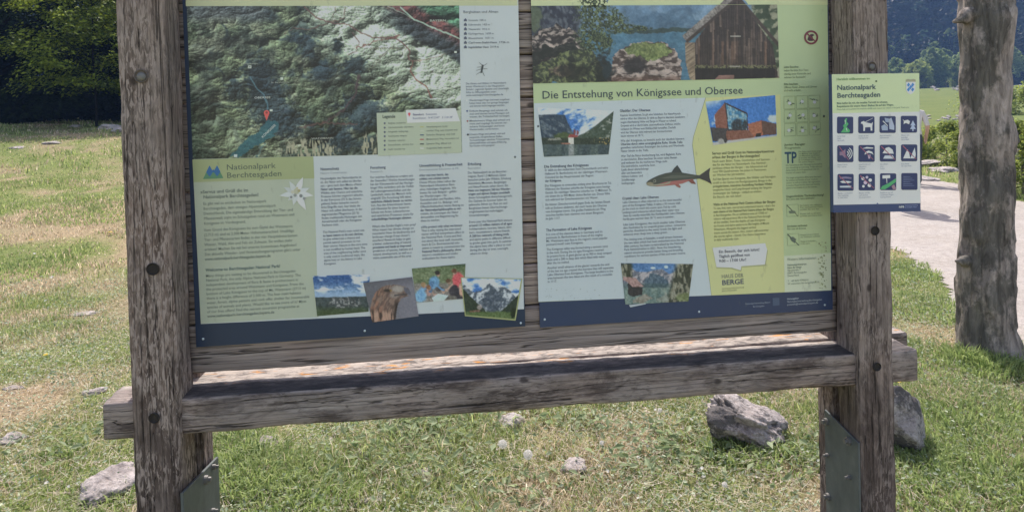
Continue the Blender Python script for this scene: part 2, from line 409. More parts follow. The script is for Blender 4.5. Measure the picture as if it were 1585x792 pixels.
# steel plates on the inner faces of the posts
def plate(xf, th, pts, bolts, sgn):
    bm = bmesh.new()
    lo = [bm.verts.new((xf, y, z)) for y, z in pts]; hi = [bm.verts.new((xf + th, y, z)) for y, z in pts]
    n = len(pts); bm.faces.new(lo); bm.faces.new(hi[::-1])
    for i in range(n): bm.faces.new((lo[i], lo[(i + 1) % n], hi[(i + 1) % n], hi[i]))
    bmesh.ops.recalc_face_normals(bm, faces=bm.faces)
    bmesh.ops.bevel(bm, geom=list(bm.edges), offset=.001, segments=1, affect='EDGES')
    pl = obj_bm('steel_plate', bm, M_steel, board)
    xs_ = xf + (th if sgn > 0 else 0)
    for (y, z, r_) in bolts:
        bm = bmesh.new()
        bmesh.ops.create_cone(bm, cap_ends=True, segments=16, radius1=r_, radius2=r_ * .96, depth=.010, matrix=Matrix.Translation((xs_ + sgn * .005, y, z)) @ Matrix.Rotation(R(90), 4, 'Y'))
        bmesh.ops.create_cone(bm, cap_ends=True, segments=6, radius1=r_ * .62, radius2=r_ * .55, depth=.010, matrix=Matrix.Translation((xs_ + sgn * .013, y, z)) @ Matrix.Rotation(R(90), 4, 'Y'))
        b = obj_bm('bolt', bm, M_bolt, board); b.parent = pl; b.matrix_parent_inverse = Matrix.Identity(4)
        b.matrix_parent_inverse = Matrix.Translation((0, 0, 0))
lb = lambda u, v: tuple(px_x(u, v, -.652)[1:])
plate(-.662, .008, [lb(285, 762), lb(339, 706), (lb(339, 706)[0], .12), (lb(285, 762)[0], .12)], [(*lb(318, 742), .013), (*lb(330, 722), .008), (*lb(329, 790), .008)], 1)
rb = lambda u, v: tuple(px_x(u, v, 1.303)[1:])
A0, A1 = rb(1275, 633), rb(1331, 688)
plate(1.305, .007, [A0, (A1[0] + .012, A1[1]), (A1[0] + .012, .06), (A0[0], .06)], [(*rb(1279, 652), .012), (*rb(1314, 682), .013), (*rb(1281, 704), .007), (*rb(1315, 738), .007), (*rb(1282, 768), .012)], -1)
# bolts sunk into the post faces
M_black = mat('bolt_hole_painted_shade', .95, (.04, .035, .032), spec=.3)  # near-black colour stands in for the shade inside the open bolt holes
def sunk_bolt(u, v, r_, bright, par):
    p = at_y(u, v, -.121)
    bm = bmesh.new()
    ring = []
    for rad, yy in ((r_ * 1.12, -.1235), (r_, -.1255), (r_ * .9, -.1235), (r_ * .82, -.1215)):
        ring.append([bm.verts.new((p[0] + rad * math.cos(a_), yy, p[2] + rad * math.sin(a_))) for a_ in np.linspace(0, 2 * math.pi, 25)[:-1]])
    for a_, b_ in zip(ring, ring[1:]):
        for k in range(24): bm.faces.new((a_[k], a_[(k + 1) % 24], b_[(k + 1) % 24], b_[k]))
    bm.faces.new(ring[-1]); bmesh.ops.recalc_face_normals(bm, faces=bm.faces)
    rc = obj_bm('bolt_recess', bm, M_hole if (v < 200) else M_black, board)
    if bright:
        bm = bmesh.new()
        bmesh.ops.create_uvsphere(bm, u_segments=16, v_segments=8, radius=1, matrix=Matrix.Translation((p[0], -.1215, p[2] - .1 * r_)) @ Matrix.Diagonal((r_ * .78, .006, r_ * .74, 1)))
        o = obj_bm('bolt_head', bm, M_bolt, board, True); o.parent = rc; o.matrix_parent_inverse = Matrix.Identity(4)
M_post_patch = mat('worn_wood_cup', .8, (.17, .15, .14))
sunk_bolt(219, 118, .0165, True, pL); sunk_bolt(237, 416, .0150, False, pL); sunk_bolt(239, 646, .013, False, pL)
sunk_bolt(1349, 103, .013, True, pR); sunk_bolt(1354, 357, .0125, False, pR); sunk_bolt(1357, 567, .012, False, pR)

# ------------------------------------------------------------------ printing helpers
FNT = None
def _txt_mesh(s, bold):
    cu = bpy.data.curves.new('t', 'FONT'); cu.body = s; cu.size = 1.0; cu.resolution_u = 2; cu.offset = .022 if bold else 0.004
    o = bpy.data.objects.new('t', cu); COL.objects.link(o)
    dg = bpy.context.evaluated_depsgraph_get(); ev = o.evaluated_get(dg); me = ev.to_mesh()
    n = len(me.vertices); V = np.zeros(n * 3, np.float32); me.vertices.foreach_get('co', V); V = V.reshape(-1, 3)
    fs = [tuple(p.vertices) for p in me.polygons]
    ev.to_mesh_clear(); bpy.data.objects.remove(o); bpy.data.curves.remove(cu)
    return V, fs
class Board:
    """a printed surface lying in the plane y = Y; positions given as seen points on that plane"""
    def __init__(s, root, Y): s.root = root; s.Y = Y; s.k = 1
    def p(s, u, v): q = at_y(u, v, s.Y); return q[0], q[2]
    def poly(s, name, pts, rgb, lev=1, world=False):
        bm = bmesh.new(); vs = []
        for u, v in pts:
            x, z = (u, v) if world else s.p(u, v)
            vs.append(bm.verts.new((x, s.Y - .0004 * lev, z)))
        f = bm.faces.new(vs)
        bmesh.ops.recalc_face_normals(bm, faces=bm.faces)
        if f.normal.y > 0: bmesh.ops.reverse_faces(bm, faces=[f])
        if len(pts) > 4: bmesh.ops.triangulate(bm, faces=bm.faces)
        return obj_bm(name, bm, ink(rgb), s.root)
    def polys(s, name, items, lev=1, world=False):
        """several small marks as one printed piece: items = [(pts, rgb)]"""
        bm = bmesh.new(); mats_ = []; 
        for j, (pts, rgb) in enumerate(items):
            if rgb not in mats_: mats_.append(rgb)
            vs = []
            for u, v in pts:
                x, z = (u, v) if world else s.p(u, v)
                vs.append(bm.verts.new((x, s.Y - .0004 * lev - .00002 * j, z)))
            f = bm.faces.new(vs); f.material_index = mats_.index(rgb); f.normal_update()
            if f.normal.y > 0: f.normal_flip()
        bmesh.ops.triangulate(bm, faces=[f for f in bm.faces if len(f.verts) > 4])
        return obj_bm(name, bm, [ink(r_) for r_ in mats_], s.root)
    def text(s, name, lines, u0, v0, u1, pitch, cap, rgb, bold=False, lev=3, bolds=()):
        """lines of writing; u0,v0 = left end of first baseline, u1 = right end of the longest line, pitch/cap in seen px"""
        x0, z0 = s.p(u0, v0); x1 = s.p(u1, v0)[0]
        k = (z0 - s.p(u0, v0 + 10)[1]) / 10
        dat = [_txt_mesh(t, bold or i in bolds) if t.strip() else None for i, t in enumerate(lines)]
        W = max(d[0][:, 0].max() for d in dat if d is not None and len(d[0]))
        sx = (x1 - x0) / W; sz = cap * k / .70
        Vs = []; fc = []; fi = []; b = 0
        for i, d in enumerate(dat):
            if d is None or not len(d[0]): continue
            V, fs = d
            Vs.append(np.stack([x0 + V[:, 0] * sx, np.full(len(V), s.Y - .0004 * lev), z0 - i * pitch * k + V[:, 1] * sz], 1))
            for f in fs: fc.append(len(f)); fi.extend(q + b for q in f)
            b += len(V)
        return mesh_np(name, np.concatenate(Vs), fc, fi, ink(rgb), s.root)
    def picture(s, name, quad, fn_, nu, nv, lev=2, cut=None):
        """quad corners tl,tr,br,bl as seen; fn_(U,V) -> rgb 0..255"""
        a_, b_ = np.meshgrid(np.linspace(0, 1, nu), np.linspace(0, 1, nv), indexing='ij')
        q = [np.array(c_, float) for c_ in quad]
        U = (1 - b_) * ((1 - a_) * q[0][0] + a_ * q[1][0]) + b_ * ((1 - a_) * q[3][0] + a_ * q[2][0])
        V = (1 - b_) * ((1 - a_) * q[0][1] + a_ * q[1][1]) + b_ * ((1 - a_) * q[3][1] + a_ * q[2][1])
        rgb = fn_(U, V)
        d = RW @ np.stack([(U.ravel() - PX) / F, (V.ravel() - PY) / F, np.ones(U.size)])
        Pw = CAM[:, None] + d * ((s.Y - .0004 * lev - CAM[1]) / d[1])
        fcn, fi = grid_faces(nu, nv)
        if cut is not None:
            m_ = cut(U, V).ravel(); f4_ = fi.reshape(-1, 4); f4_ = f4_[m_[f4_].all(1)]; fi = f4_.ravel(); fcn = np.full(len(f4_), 4)
        return mesh_np(name, Pw.T, fcn, fi, M_pic, s.root, col=ink_of(rgb.reshape(-1, 3)))
def inpoly(U, V, pts):
    r_ = np.zeros(U.shape, bool); n = len(pts); j = n - 1
    for i in range(n):
        xi, yi = pts[i]; xj, yj = pts[j]
        if yi != yj: r_ ^= ((yi > V) != (yj > V)) & (U < (xj - xi) * (V - yi) / (yj - yi) + xi)
        j = i
    return r_
def inpolyw(U, V, pts, a_=3.5, f_=.16, s_=5):
    return inpoly(U + a_ * 2 * (fbm(U * f_, V * f_, 3, s_) - .5), V + a_ * 2 * (fbm(U * f_, V * f_, 3, s_ + 40) - .5), pts)
def C3(c_, shape): return np.broadcast_to(np.array(c_, float), shape + (3,)).copy()
def mix3(a_, b_, f): return a_ + (np.asarray(b_, float) - a_) * np.clip(f, 0, 1)[..., None]
def line_mask(U, V, pts, wd):
    m_ = np.full(U.shape, 1e9)
    for (x0, y0), (x1, y1) in zip(pts, pts[1:]):
        dx, dy = x1 - x0, y1 - y0; t = np.clip(((U - x0) * dx + (V - y0) * dy) / (dx * dx + dy * dy + 1e-9), 0, 1)
        m_ = np.minimum(m_, np.hypot(U - x0 - t * dx, V - y0 - t * dy))
    return sm(wd, wd * .5, m_)
def blob(U, V, cx, cy, rx, ry, n=0.25, s=3, soft=.25):
    d = np.hypot((U - cx) / rx, (V - cy) / ry) + n * 2 * (fbm(U * .25, V * .25, 3, s) - .5)
    return sm(1 + soft, 1 - soft, d)
# ------------------------------------------------------------------ left information panel
def slab(root, name, corners, yf, yb, rgb):
    bm = bmesh.new(); fr = []; bk = []
    for x, z in corners: fr.append(bm.verts.new((x, yf, z))); bk.append(bm.verts.new((x, yb, z)))
    n = len(corners); bm.faces.new(fr); bm.faces.new(bk[::-1])
    for i in range(n): bm.faces.new((fr[i], fr[(i + 1) % n], bk[(i + 1) % n], bk[i]))
    bmesh.ops.recalc_face_normals(bm, faces=bm.faces)
    return obj_bm(name, bm, ink(rgb), root)
NAVY = (27, 41, 64); WHITE = (160, 166, 167); TXT = (72, 80, 98)
def screw(B, u, v, r_=.0035, rgb=(150, 160, 165)):
    x, z = B.p(u, v); bm = bmesh.new()
    bmesh.ops.create_uvsphere(bm, u_segments=12, v_segments=6, radius=1, matrix=Matrix.Translation((x, B.Y - .0008, z)) @ Matrix.Diagonal((r_, .0022, r_, 1)))
    return obj_bm('screw', bm, ink(rgb), B.root, True)
panA = empty('information_panel', (-.18, -.006, 1.5))
tag(panA, 'large printed panel with aerial relief map, edelweiss and four columns of text', 'information panel')
A = Board(panA, -.008)
slab(panA, 'backing_sheet', [(-.651, .963), (.297, .957), (.299, 2.06), (-.653, 2.06)], -.008, .001, NAVY)
A.poly('printed_field', [(286, -60), (801, -60), (811, 478), (311, 501)], WHITE)
A.poly('top_band', [(286.2, -60), (800, -60), (801, 9), (287.8, 10)], (158, 161, 122), 2)
A.poly('green_column', [(298, 247), (485, 242), (493, 490), (311, 500.5)], (145, 152, 134), 2)
A.poly('logo_band', [(298, 247), (485, 242), (486.5, 276), (300, 282)], (133, 141, 99), 3)

def paint_map(U, V):
    S = U.shape
    wx = U + 7 * (fbm(U * .03, V * .03, 3, 1) - .5) * 2; wy = V + 7 * (fbm(U * .03, V * .03, 3, 2) - .5) * 2
    def hgt(x_, y_):        # eroded terrain: each octave is damped where the slope is already steep
        t_ = 0; am = .5; dx_ = 0; dy_ = 0; e_ = .02
        for o_ in range(7):
            n0 = vn(x_, y_, 70 + o_); gx = (vn(x_ + e_, y_, 70 + o_) - n0) / e_; gy = (vn(x_, y_ + e_, 70 + o_) - n0) / e_
            dx_ = dx_ + gx; dy_ = dy_ + gy; t_ = t_ + am * n0 / (1 + dx_ ** 2 * .55 + dy_ ** 2 * .55); am *= .56
            x_, y_ = 1.6 * x_ - 1.2 * y_ + 3, 1.2 * x_ + 1.6 * y_ + 7
        return t_
    sc_ = lambda a_, b_: hgt(a_ * .017 + 3, b_ * .026 + 5)
    h0 = sc_(wx, wy); sh = (sc_(wx + .9, wy + .9) - h0) * -20 + (vn(wx * .35 + wy * .2, wy * .5, 3) - .5) * .22
    h0 = .25 + 1.5 * h0
    c_ = mix3(C3((36, 46, 40), S), (96, 106, 82), sm(.1, 1.0, h0 - .55 + .5 * fbm(U * .05, V * .05, 3, 9)))
    c_ = mix3(c_, (38, 46, 46), sm(.45, .62, fbm(U * .022 + 3, V * .026, 5, 19)) * .75)
    vly = np.abs(fbm(wx * .016 + 9, wy * .022 + 4, 3, 90) - .5); c_ = mix3(c_, (34, 44, 50), sm(.045, .008, vly) * .75)
    c_ = mix3(c_, (120, 124, 112), sm(.12, .2, vly) * sm(.45, .6, vn(wx * .12, wy * .15, 93)) * .4)
    # pale rocky heights and lowland, upper right
    band = sm(40, -30, np.abs((V - 8) - (U - 500) * .62) - 38 - 22 * fbm(U * .03, V * .03, 3, 4) * 1.2) * sm(470, 520, U) 
    up = np.maximum(band * sm(180, 150, V), sm(60, 20, V) * sm(455, 500, U) * sm(600, 560, U))
    c_ = mix3(c_, (146, 158, 140), up * .95)
    c_ = mix3(c_, (136, 138, 116), sm(.55, .72, fbm(U * .03, V * .04, 4, 88)) * .5 * (1 - up))
    # far haze and the dark strip along the top
    c_ = mix3(c_, (66, 72, 78), sm(40, 22, V) * sm(430, 395, U) * .85)
    # dark far side upper right, red tinged foothills, green plain
    du = (U - 640) * .52 + 58 - V
    c_ = mix3(c_, (44, 50, 56), sm(-4, 8, du + 10 * fbm(U * .06, V * .06, 3, 3)) * sm(560, 640, U))
    c_ = mix3(c_, (84, 48, 48), sm(18, 34, du) * sm(60, 44, du) * sm(545, 580, U) * (.4 + .9 * vn(U * .3, V * .35, 5)))
    c_ = mix3(c_, (58, 92, 72), sm(50, 60, du + 8 * vn(U * .1, V * .1, 6)) * sm(600, 640, U))
    # deep valleys
    for (x_, y_, a_, b_, s_) in ((400, 120, 26, 28, 31), (415, 160, 34, 36, 33), (440, 190, 34, 22, 35), (560, 172, 36, 28, 37), (520, 215, 26, 24, 39), (478, 72, 12, 22, 41), (548, 102, 22, 14, 43), (498, 108, 18, 16, 45), (460, 60, 16, 8, 49), (523, 72, 8, 12, 51), (362, 140, 14, 18, 47)):
        c_ = mix3(c_, (30, 42, 52), blob(U, V, x_, y_, a_, b_, .7, s_, .35) * .85)
    c_ = mix3(c_, (33, 46, 50), sm(205, 245, V) * sm(340, 310, U) * .6)
    c_ = mix3(c_, (62, 74, 58), sm(120, 190, V) * sm(430, 330, U) * .45)
    c_ = c_ * (1 + np.clip(sh, -.65, .7))[..., None]
    for (x_, y_, a_, b_, s_) in ((478, 232, 44, 16, 61), (575, 225, 16, 22, 62)):       # bare limestone with gullies
        k_ = blob(U, V, x_, y_, a_, b_, .35, s_); c_ = mix3(c_, (140, 136, 116), k_ * sm(.45, .6, vn(U * .5, V * .12, 3)))
    # lake
    lake = inpolyw(U, V, [(358, 243), (380, 216), (400, 202), (416, 186), (432, 190), (428, 206), (404, 222), (384, 234), (368, 244)])
    c_ = mix3(c_, (34, 84, 98), lake * .85)
    for pts, col_, wd, al in (([(387, 119), (398, 138), (408, 146), (414, 163), (414, 185)], (70, 110, 128), 1.0, .8), ([(398, 243), (410, 222)], (70, 110, 120), 1., .7),
        ([(418, 172), (440, 172), (458, 158)], (80, 90, 110), .8, .6), ([(310, 192), (340, 192), (365, 200)], (120, 130, 120), .6, .5),
        ([(472, 12), (490, 28), (512, 35), (540, 39), (556, 50), (575, 58), (610, 58), (622, 66), (634, 78), (632, 92), (640, 96)], (98, 66, 66), 1.1, .8),
        ([(535, 12), (530, 30), (505, 36), (480, 46), (455, 44), (440, 52)], (100, 74, 68), .9, .7), ([(545, 50), (556, 66), (552, 80), (540, 86)], (96, 70, 70), 1., .8),
        ([(552, 75), (590, 62), (620, 56)], (110, 66, 62), 1., .8), ([(640, 94), (636, 112), (644, 124), (660, 134), (668, 152)], (116, 66, 62), 1.1, .8),
        ([(500, 190), (530, 172), (548, 152), (556, 118)], (70, 52, 60), 1.8, .8), ([(465, 198), (500, 190), (530, 192), (552, 192)], (90, 60, 60), 1.4, .7),
        ([(575, 100), (600, 78)], (90, 80, 76), .8, .7), ([(620, 12), (640, 30), (672, 44), (712, 60)], (150, 176, 162), 1.1, .85), ([(600, 10), (626, 22), (640, 30)], (140, 165, 150), .8, .6),
        ([(640, 96), (670, 90), (690, 84)], (100, 66, 66), .9, .6), ([(520, 12), (512, 35)], (95, 72, 70), .8, .6), ([(610, 70), (590, 90), (575, 106)], (90, 78, 76), .7, .6)):
        j = 1.6 * (vn(U * .22, V * .22, 9) - .5) * 2
        c_ = mix3(c_, col_, line_mask(U + j, V + j, pts, wd * 1.3) * al)
    gr = (vn(U * .9, V * .9, 71) - .5) * 18 + (vn(U * .45, V * .45, 72) - .5) * 14
    return np.clip(c_ * np.array([1, 1.0, .97]) + gr[..., None], 14, 190)
A.picture('relief_map', [(289, 10), (710.5, 9), (715, 236), (298.5, 246.5)], paint_map, 400, 230, 3)
def label(B, name, s_, u0, v0, u1, cap, rgb, bold=False, lev=6): return B.text(name, [s_], u0, v0, u1, 1, cap, rgb, bold, lev)
label(A, 'map_label', 'OBERSEE', 394, 153, 419, 3, (165, 170, 165)); label(A, 'map_label', 'STEINERNES MEER', 573, 77, 628, 3.4, (110, 106, 92))
label(A, 'map_label', 'WATZMANN', 482, 216, 516, 2.8, (150, 154, 145)); label(A, 'map_label', 'BAYERN', 665, 34, 690, 3.2, (150, 165, 150))
label(A, 'map_label', 'Fischunkelalm', 374, 100, 399, 2, (140, 145, 135)); label(A, 'map_label', 'St. Bartholomä', 420, 129, 447, 2, (140, 145, 135))
tm = label(A, 'map_label', 'KÖNIGSSEE', 407, 214, 436, 3.4, (165, 172, 168))
x_, z_ = A.p(407, 214)     # this one runs up along the lake
for v_ in tm.data.vertices:
    dx, dz = v_.co.x - x_, v_.co.z - z_; a_ = R(43); v_.co.x = x_ + dx * math.cos(a_) - dz * math.sin(a_); v_.co.z = z_ + dx * math.sin(a_) + dz * math.cos(a_)
sq = lambda u, v, a_, b_: [(u - a_, v - b_), (u + a_, v - b_), (u + a_, v + b_), (u - a_, v + b_)]
circ = lambda u, v, r_, n=14: [(u + r_ * math.cos(t), v + r_ * math.sin(t)) for t in np.linspace(0, 2 * math.pi, n + 1)[:-1]]
for m_i in [(sq(387, 104, 2.4, 2.2), (165, 172, 165)), (sq(436.5, 122, 2.2, 2), (160, 168, 160)), (sq(365, 241, 2.6, 2.2), (160, 170, 170)), (sq(420, 171, 2.2, 1.6), (160, 168, 160)), (sq(387, 104, 1.2, 1), (80, 90, 90)), (sq(705, 81, 2, 1.6), (165, 170, 160))]: A.polys('map_marker', [m_i], 6)
A.polys('location_pin', [(circ(413, 175, 4.4), (196, 66, 62)), ([(409.4, 177.5), (416.6, 177.5), (413, 187)], (196, 66, 62)), (circ(413, 174.5, 1.8), (120, 50, 50))], 7)
A.poly('legend_box', [(583, 175), (713, 171), (714.5, 236), (585, 241)], (148, 156, 135), 5)
LEG = dict(rgb=(84, 92, 88))
label(A, 'legend_heading', 'Legende', 592, 183, 612, 5, (66, 76, 72), True, 7)
for (v_, u1_, s_) in ((192, 628, 'Berghütte  mountain hut'), (198.6, 640, 'Informationsstelle  information'), (205.3, 632, 'Anlegestelle  landing stage'), (212, 630, 'Aussichtspunkt  viewpoint'), (219, 627, 'Gaststätte  restaurant'), (225.6, 640, 'Diensthütte  service hut'), (232.4, 627, 'Gipfel  mountain top')):
    label(A, 'legend_text', s_, 601, v_, u1_, 2.6, (84, 92, 88), False, 7)
for (v_, u1_, s_) in ((197.6, 693, 'Nationalparkgrenze  border'), (203.6, 708, 'Leichter Weg  easy mountain trail'), (210, 704, 'Einfacher Bergweg  easy trail'), (216.8, 710, 'Mittelschwerer Weg  intermediate trail'), (224, 698, 'Schwerer Weg  difficult trail'), (230.6, 698, 'Ausgesetzte Stelle  exposed')):
    label(A, 'legend_text', s_, 660, v_, u1_, 2.6, (84, 92, 88), False, 7)
for m_i in ([(circ(595.5, v_, 1.6, 8), (78, 86, 100)) for v_ in (191, 197.8, 204.5, 211, 218, 225, 231.6)] +
        [(sq(653, v_, 3, .7), c_) for v_, c_ in ((196.6, (150, 150, 90)), (202.6, (160, 165, 150)), (209, (40, 66, 100)), (215.8, (150, 60, 60)), (223, (36, 40, 44)), (229.6, (190, 192, 190)))]): A.polys('legend_symbol', [m_i], 7)
A.poly('location_tag', [(628, 170.5), (705, 167.5), (712, 188), (630.5, 190.5)], (178, 178, 190), 7)
A.polys('location_tag_pin', [(circ(633.5, 176.5, 2), (190, 60, 70)), ([(632, 177.5), (635, 177.5), (633.5, 181)], (190, 60, 70))], 8)
label(A, 'location_text', 'Standort', 639, 179, 656, 3.1, (60, 62, 96), True, 8); label(A, 'location_text', 'Saletalm', 659, 178.5, 676, 3, (90, 92, 120), False, 8)
label(A, 'location_text', 'Koordinaten:   N 47,5347°   E 13,0138°', 639, 184.6, 701, 3, (84, 86, 116), False, 8)
# mountain hut column
label(A, 'hut_heading', 'Berghütten und Almen', 717, 20.8, 771, 4, (78, 84, 92), False, 4)
for i, (s_, u1_) in enumerate((('Gotzenalm  1685 m', 752), ('Kührointalm  1420 m', 758), ('Wasseralm  1416 m', 758), ('Kärlingerhaus  1638 m', 764), ('Blaueishütte  1651 m', 764), ('Carl-von-Stahl-Haus  1736 m', 788), ('Ingolstädter Haus  2119 m', 772))):
    label(A, 'hut_text', s_, 725, 33.2 + i * 6.95, u1_, 3.0, (78, 84, 96), i > 4, 4)
A.polys('hut_icons', [([(718, 33.5 + i * 6.95), (718, 31 + i * 6.95), (720.3, 28.6 + i * 6.95), (722.6, 31 + i * 6.95), (722.6, 33.5 + i * 6.95)], (70, 76, 92)) for i in range(7)], 4)
ant = [(circ(0, 0, 1), 0)]
def leg(a_, b_, w_=.45):
    dx, dy = b_[0] - a_[0], b_[1] - a_[1]; l_ = math.hypot(dx, dy); nx, ny = -dy / l_ * w_, dx / l_ * w_
    return [(a_[0] + nx, a_[1] + ny), (b_[0] + nx * .6, b_[1] + ny * .6), (b_[0] - nx * .6, b_[1] - ny * .6), (a_[0] - nx, a_[1] - ny)]
DK = (52, 56, 58)
A.polys('ant_picture', [([(744, 111), (744.6, 107), (745.6, 101.5), (747.4, 100), (748.6, 101.6), (748, 105), (747, 109), (745.6, 113.2), (743.6, 113.6)], DK)] +
    [(leg(a_, b_), (80, 86, 88)) for a_, b_ in (((747, 103), (754, 98.5)), ((748, 107), (754.5, 106.8)), ((746, 110), (750, 118)), ((745, 104), (738, 104.5)), ((745, 107), (737, 109.5)), ((744.6, 111), (737, 116)), ((746, 101), (741.5, 97)))], 4)
A.text('hut_note', ['Die Almen und Hütten im Nationalpark', 'bieten Wanderern in der Hauptsaison', 'Einkehr, regionale Speisen und Unterkunft.', 'Infos zu Öffnungszeiten unter:', 'www.nationalpark-berchtesgaden.de'], 721, 131, 788, 4.5, 2.8, TXT, False, 4)
for v0, ls in ((156.8, ['Wanderwege/Wege sind meist ausgebaut,', 'haben keine oder nur geringe Steigungen', 'und können leicht begangen werden.']),
               (173.4, ['Einfache Bergwege sind schmal, oft', 'steil und können kurze Passagen auf-', 'weisen, die Trittsicherheit verlangen.']),
               (188.6, ['Mittelschwere Wege sind schmal und', 'meist steil angelegt. Es können ver-', 'sicherte Gehpassagen und kurze', 'Kletterstellen vorkommen.']),
               (209.5, ['Schwere Wege sind schmal, steil und', 'ausgesetzt, mit gesicherten Stellen.', 'Voraussetzungen: absolute Trittsicherheit,', 'Schwindelfreiheit und alpine Erfahrung.', 'Für Kinder nicht geeignet!'])):
    A.text('trail_note', ls, 726.5, v0, 789, 4.45, 2.8, TXT, False, 4, bolds=())
for m_i in [(circ(722.6, 156, 1.2, 8), (190, 192, 186)), (circ(723, 172, 1.4, 8), (40, 60, 110)), (circ(723.6, 187.5, 1.4, 8), (130, 70, 70)), (circ(724.2, 208.5, 1.6, 8), (34, 36, 40))]: A.polys('trail_dot', [m_i], 4)
# park logo and left column
A.polys('park_logo', [([(314.5, 277), (324.6, 256), (336, 276.4)], (66, 112, 84)), ([(325, 276.8), (336.2, 255.6), (346, 275.6)], (66, 112, 84)),
                      ([(324.6, 256), (330, 266), (325, 273.6), (319.4, 266.5)], (30, 86, 136)), ([(336.2, 255.6), (341.4, 265.6), (336.4, 273), (331, 266)], (30, 86, 136)), ([(328.6, 263.8), (330.6, 262.4), (332.6, 263.6), (330.6, 267)], (30, 86, 136))], 4)
A.text('park_name', ['Nationalpark', 'Berchtesgaden'], 350.5, 263, 435.5, 12.6, 8.6, (74, 84, 74), False, 4)
A.text('greeting', ['»Servus und Grüß di« im', '  Nationalpark Berchtesgaden!'], 310.5, 299.5, 400, 7.9, 5, (92, 102, 96), True, 4)
G2 = (92, 101, 95)
A.text('german_text', ['Es gibt viel zu entdecken im Nationalpark', 'Berchtesgaden, dem einzigen Alpennationalpark', 'Deutschlands. Die eigenständige Entwicklung der Tier- und', 'Pflanzenwelt steht im Schutzgebiet rund um Watzmann und', 'Königssee im Vordergrund.'], 314.8, 317.2, 455, 7.65, 4.3, G2, False, 4)
A.text('german_text', ['Vom Grund des Königssees bis zum Gipfel des Watzmanns', '(2.713 m) sind es 2.300 Meter Höhenunterschied. Unzählige', 'Tier- und Pflanzenarten finden in den vier Hauptlebensräumen', 'Wasser, Wald, Alm und Fels ein Zuhause. Sie wollen mehr', 'erleben? Machen Sie mit bei unseren kostenlosen Angeboten!', 'Das aktuelle Wander- und Veranstaltungsprogramm gibt\'s unter', 'www.nationalpark-berchtesgaden.bayern.de'], 315.8, 358, 464.5, 7.5, 4.3, G2, False, 4, bolds=(6,))
label(A, 'welcome_heading', 'Welcome to Berchtesgaden National Park!', 318.5, 420, 434, 4.8, (76, 92, 92), True, 4)
A.text('english_text', ['Many things are waiting to be discovered in Berchtesgaden', 'National Park, the only Alpine National Park in Germany. The', 'independent development of flora & fauna is predominant in', 'the protected area around Watzmann and Königssee. From the', 'bottom of Lake Königssee to the top of Mt. Watzmann (2713 m)', 'there is a height difference of 2.300 m. The four main habitats', 'water, forest, alpine pasture and rock offer shelter for innumerable', 'species of animals and plants. Would like to see more of it? Most', 'of our free offers! Find the current excursion programme at', 'www.nationalpark-berchtesgaden.bayern.de'], 318.8, 428.6, 478, 6.95, 4.1, G2, False, 4, bolds=(9,))
# edelweiss: petals, fluffy heads
def petal(cx, cy, ang, ln, wd, rgb):
    pts = []
    for t in np.linspace(0, 1, 7): pts.append((t * ln, wd * math.sin(math.pi * min(1, t * 1.02) ** .8)))
    for t in np.linspace(1, 0, 7)[1:-1]: pts.append((t * ln, -wd * math.sin(math.pi * min(1, t * 1.02) ** .8)))
    a_ = R(ang); rgb = tuple(int(q_ * .93) for q_ in rgb)
    return ([(cx + x * math.cos(a_) - y * math.sin(a_), cy + x * math.sin(a_) + y * math.cos(a_)) for x, y in pts], rgb)
ed = [petal(459, 299, a_, l_, w_, c_) for a_, l_, w_, c_ in ((-152, 20, 3.4, (172, 178, 176)), (172, 27, 4.2, (180, 184, 184)), (205, 22, 3.6, (168, 174, 172)), (-68, 27, 4.6, (188, 190, 192)), (-120, 22, 4, (176, 180, 178)), (-22, 22, 4, (178, 182, 182)), (8, 27, 4.4, (184, 188, 188)), (32, 18, 3.6, (172, 178, 176)), (60, 30, 5, (190, 192, 194)), (105, 19, 4, (176, 180, 180)), (140, 17, 4, (172, 176, 174)))]
ed += [(circ(x_, y_, r_, 10), c_) for x_, y_, r_, c_ in ((459, 296, 4.6, (150, 150, 128)), (453, 297, 2.6, (160, 158, 140)), (463, 295, 2.4, (140, 134, 96)), (457, 302, 2.6, (120, 124, 118)), (466, 303, 2.6, (104, 108, 108)), (451, 305, 2, (110, 112, 112)), (471, 307, 2.2, (120, 122, 122)), (460, 291, 1.8, (158, 152, 116)))]
A.polys('edelweiss_picture', ed, 6)
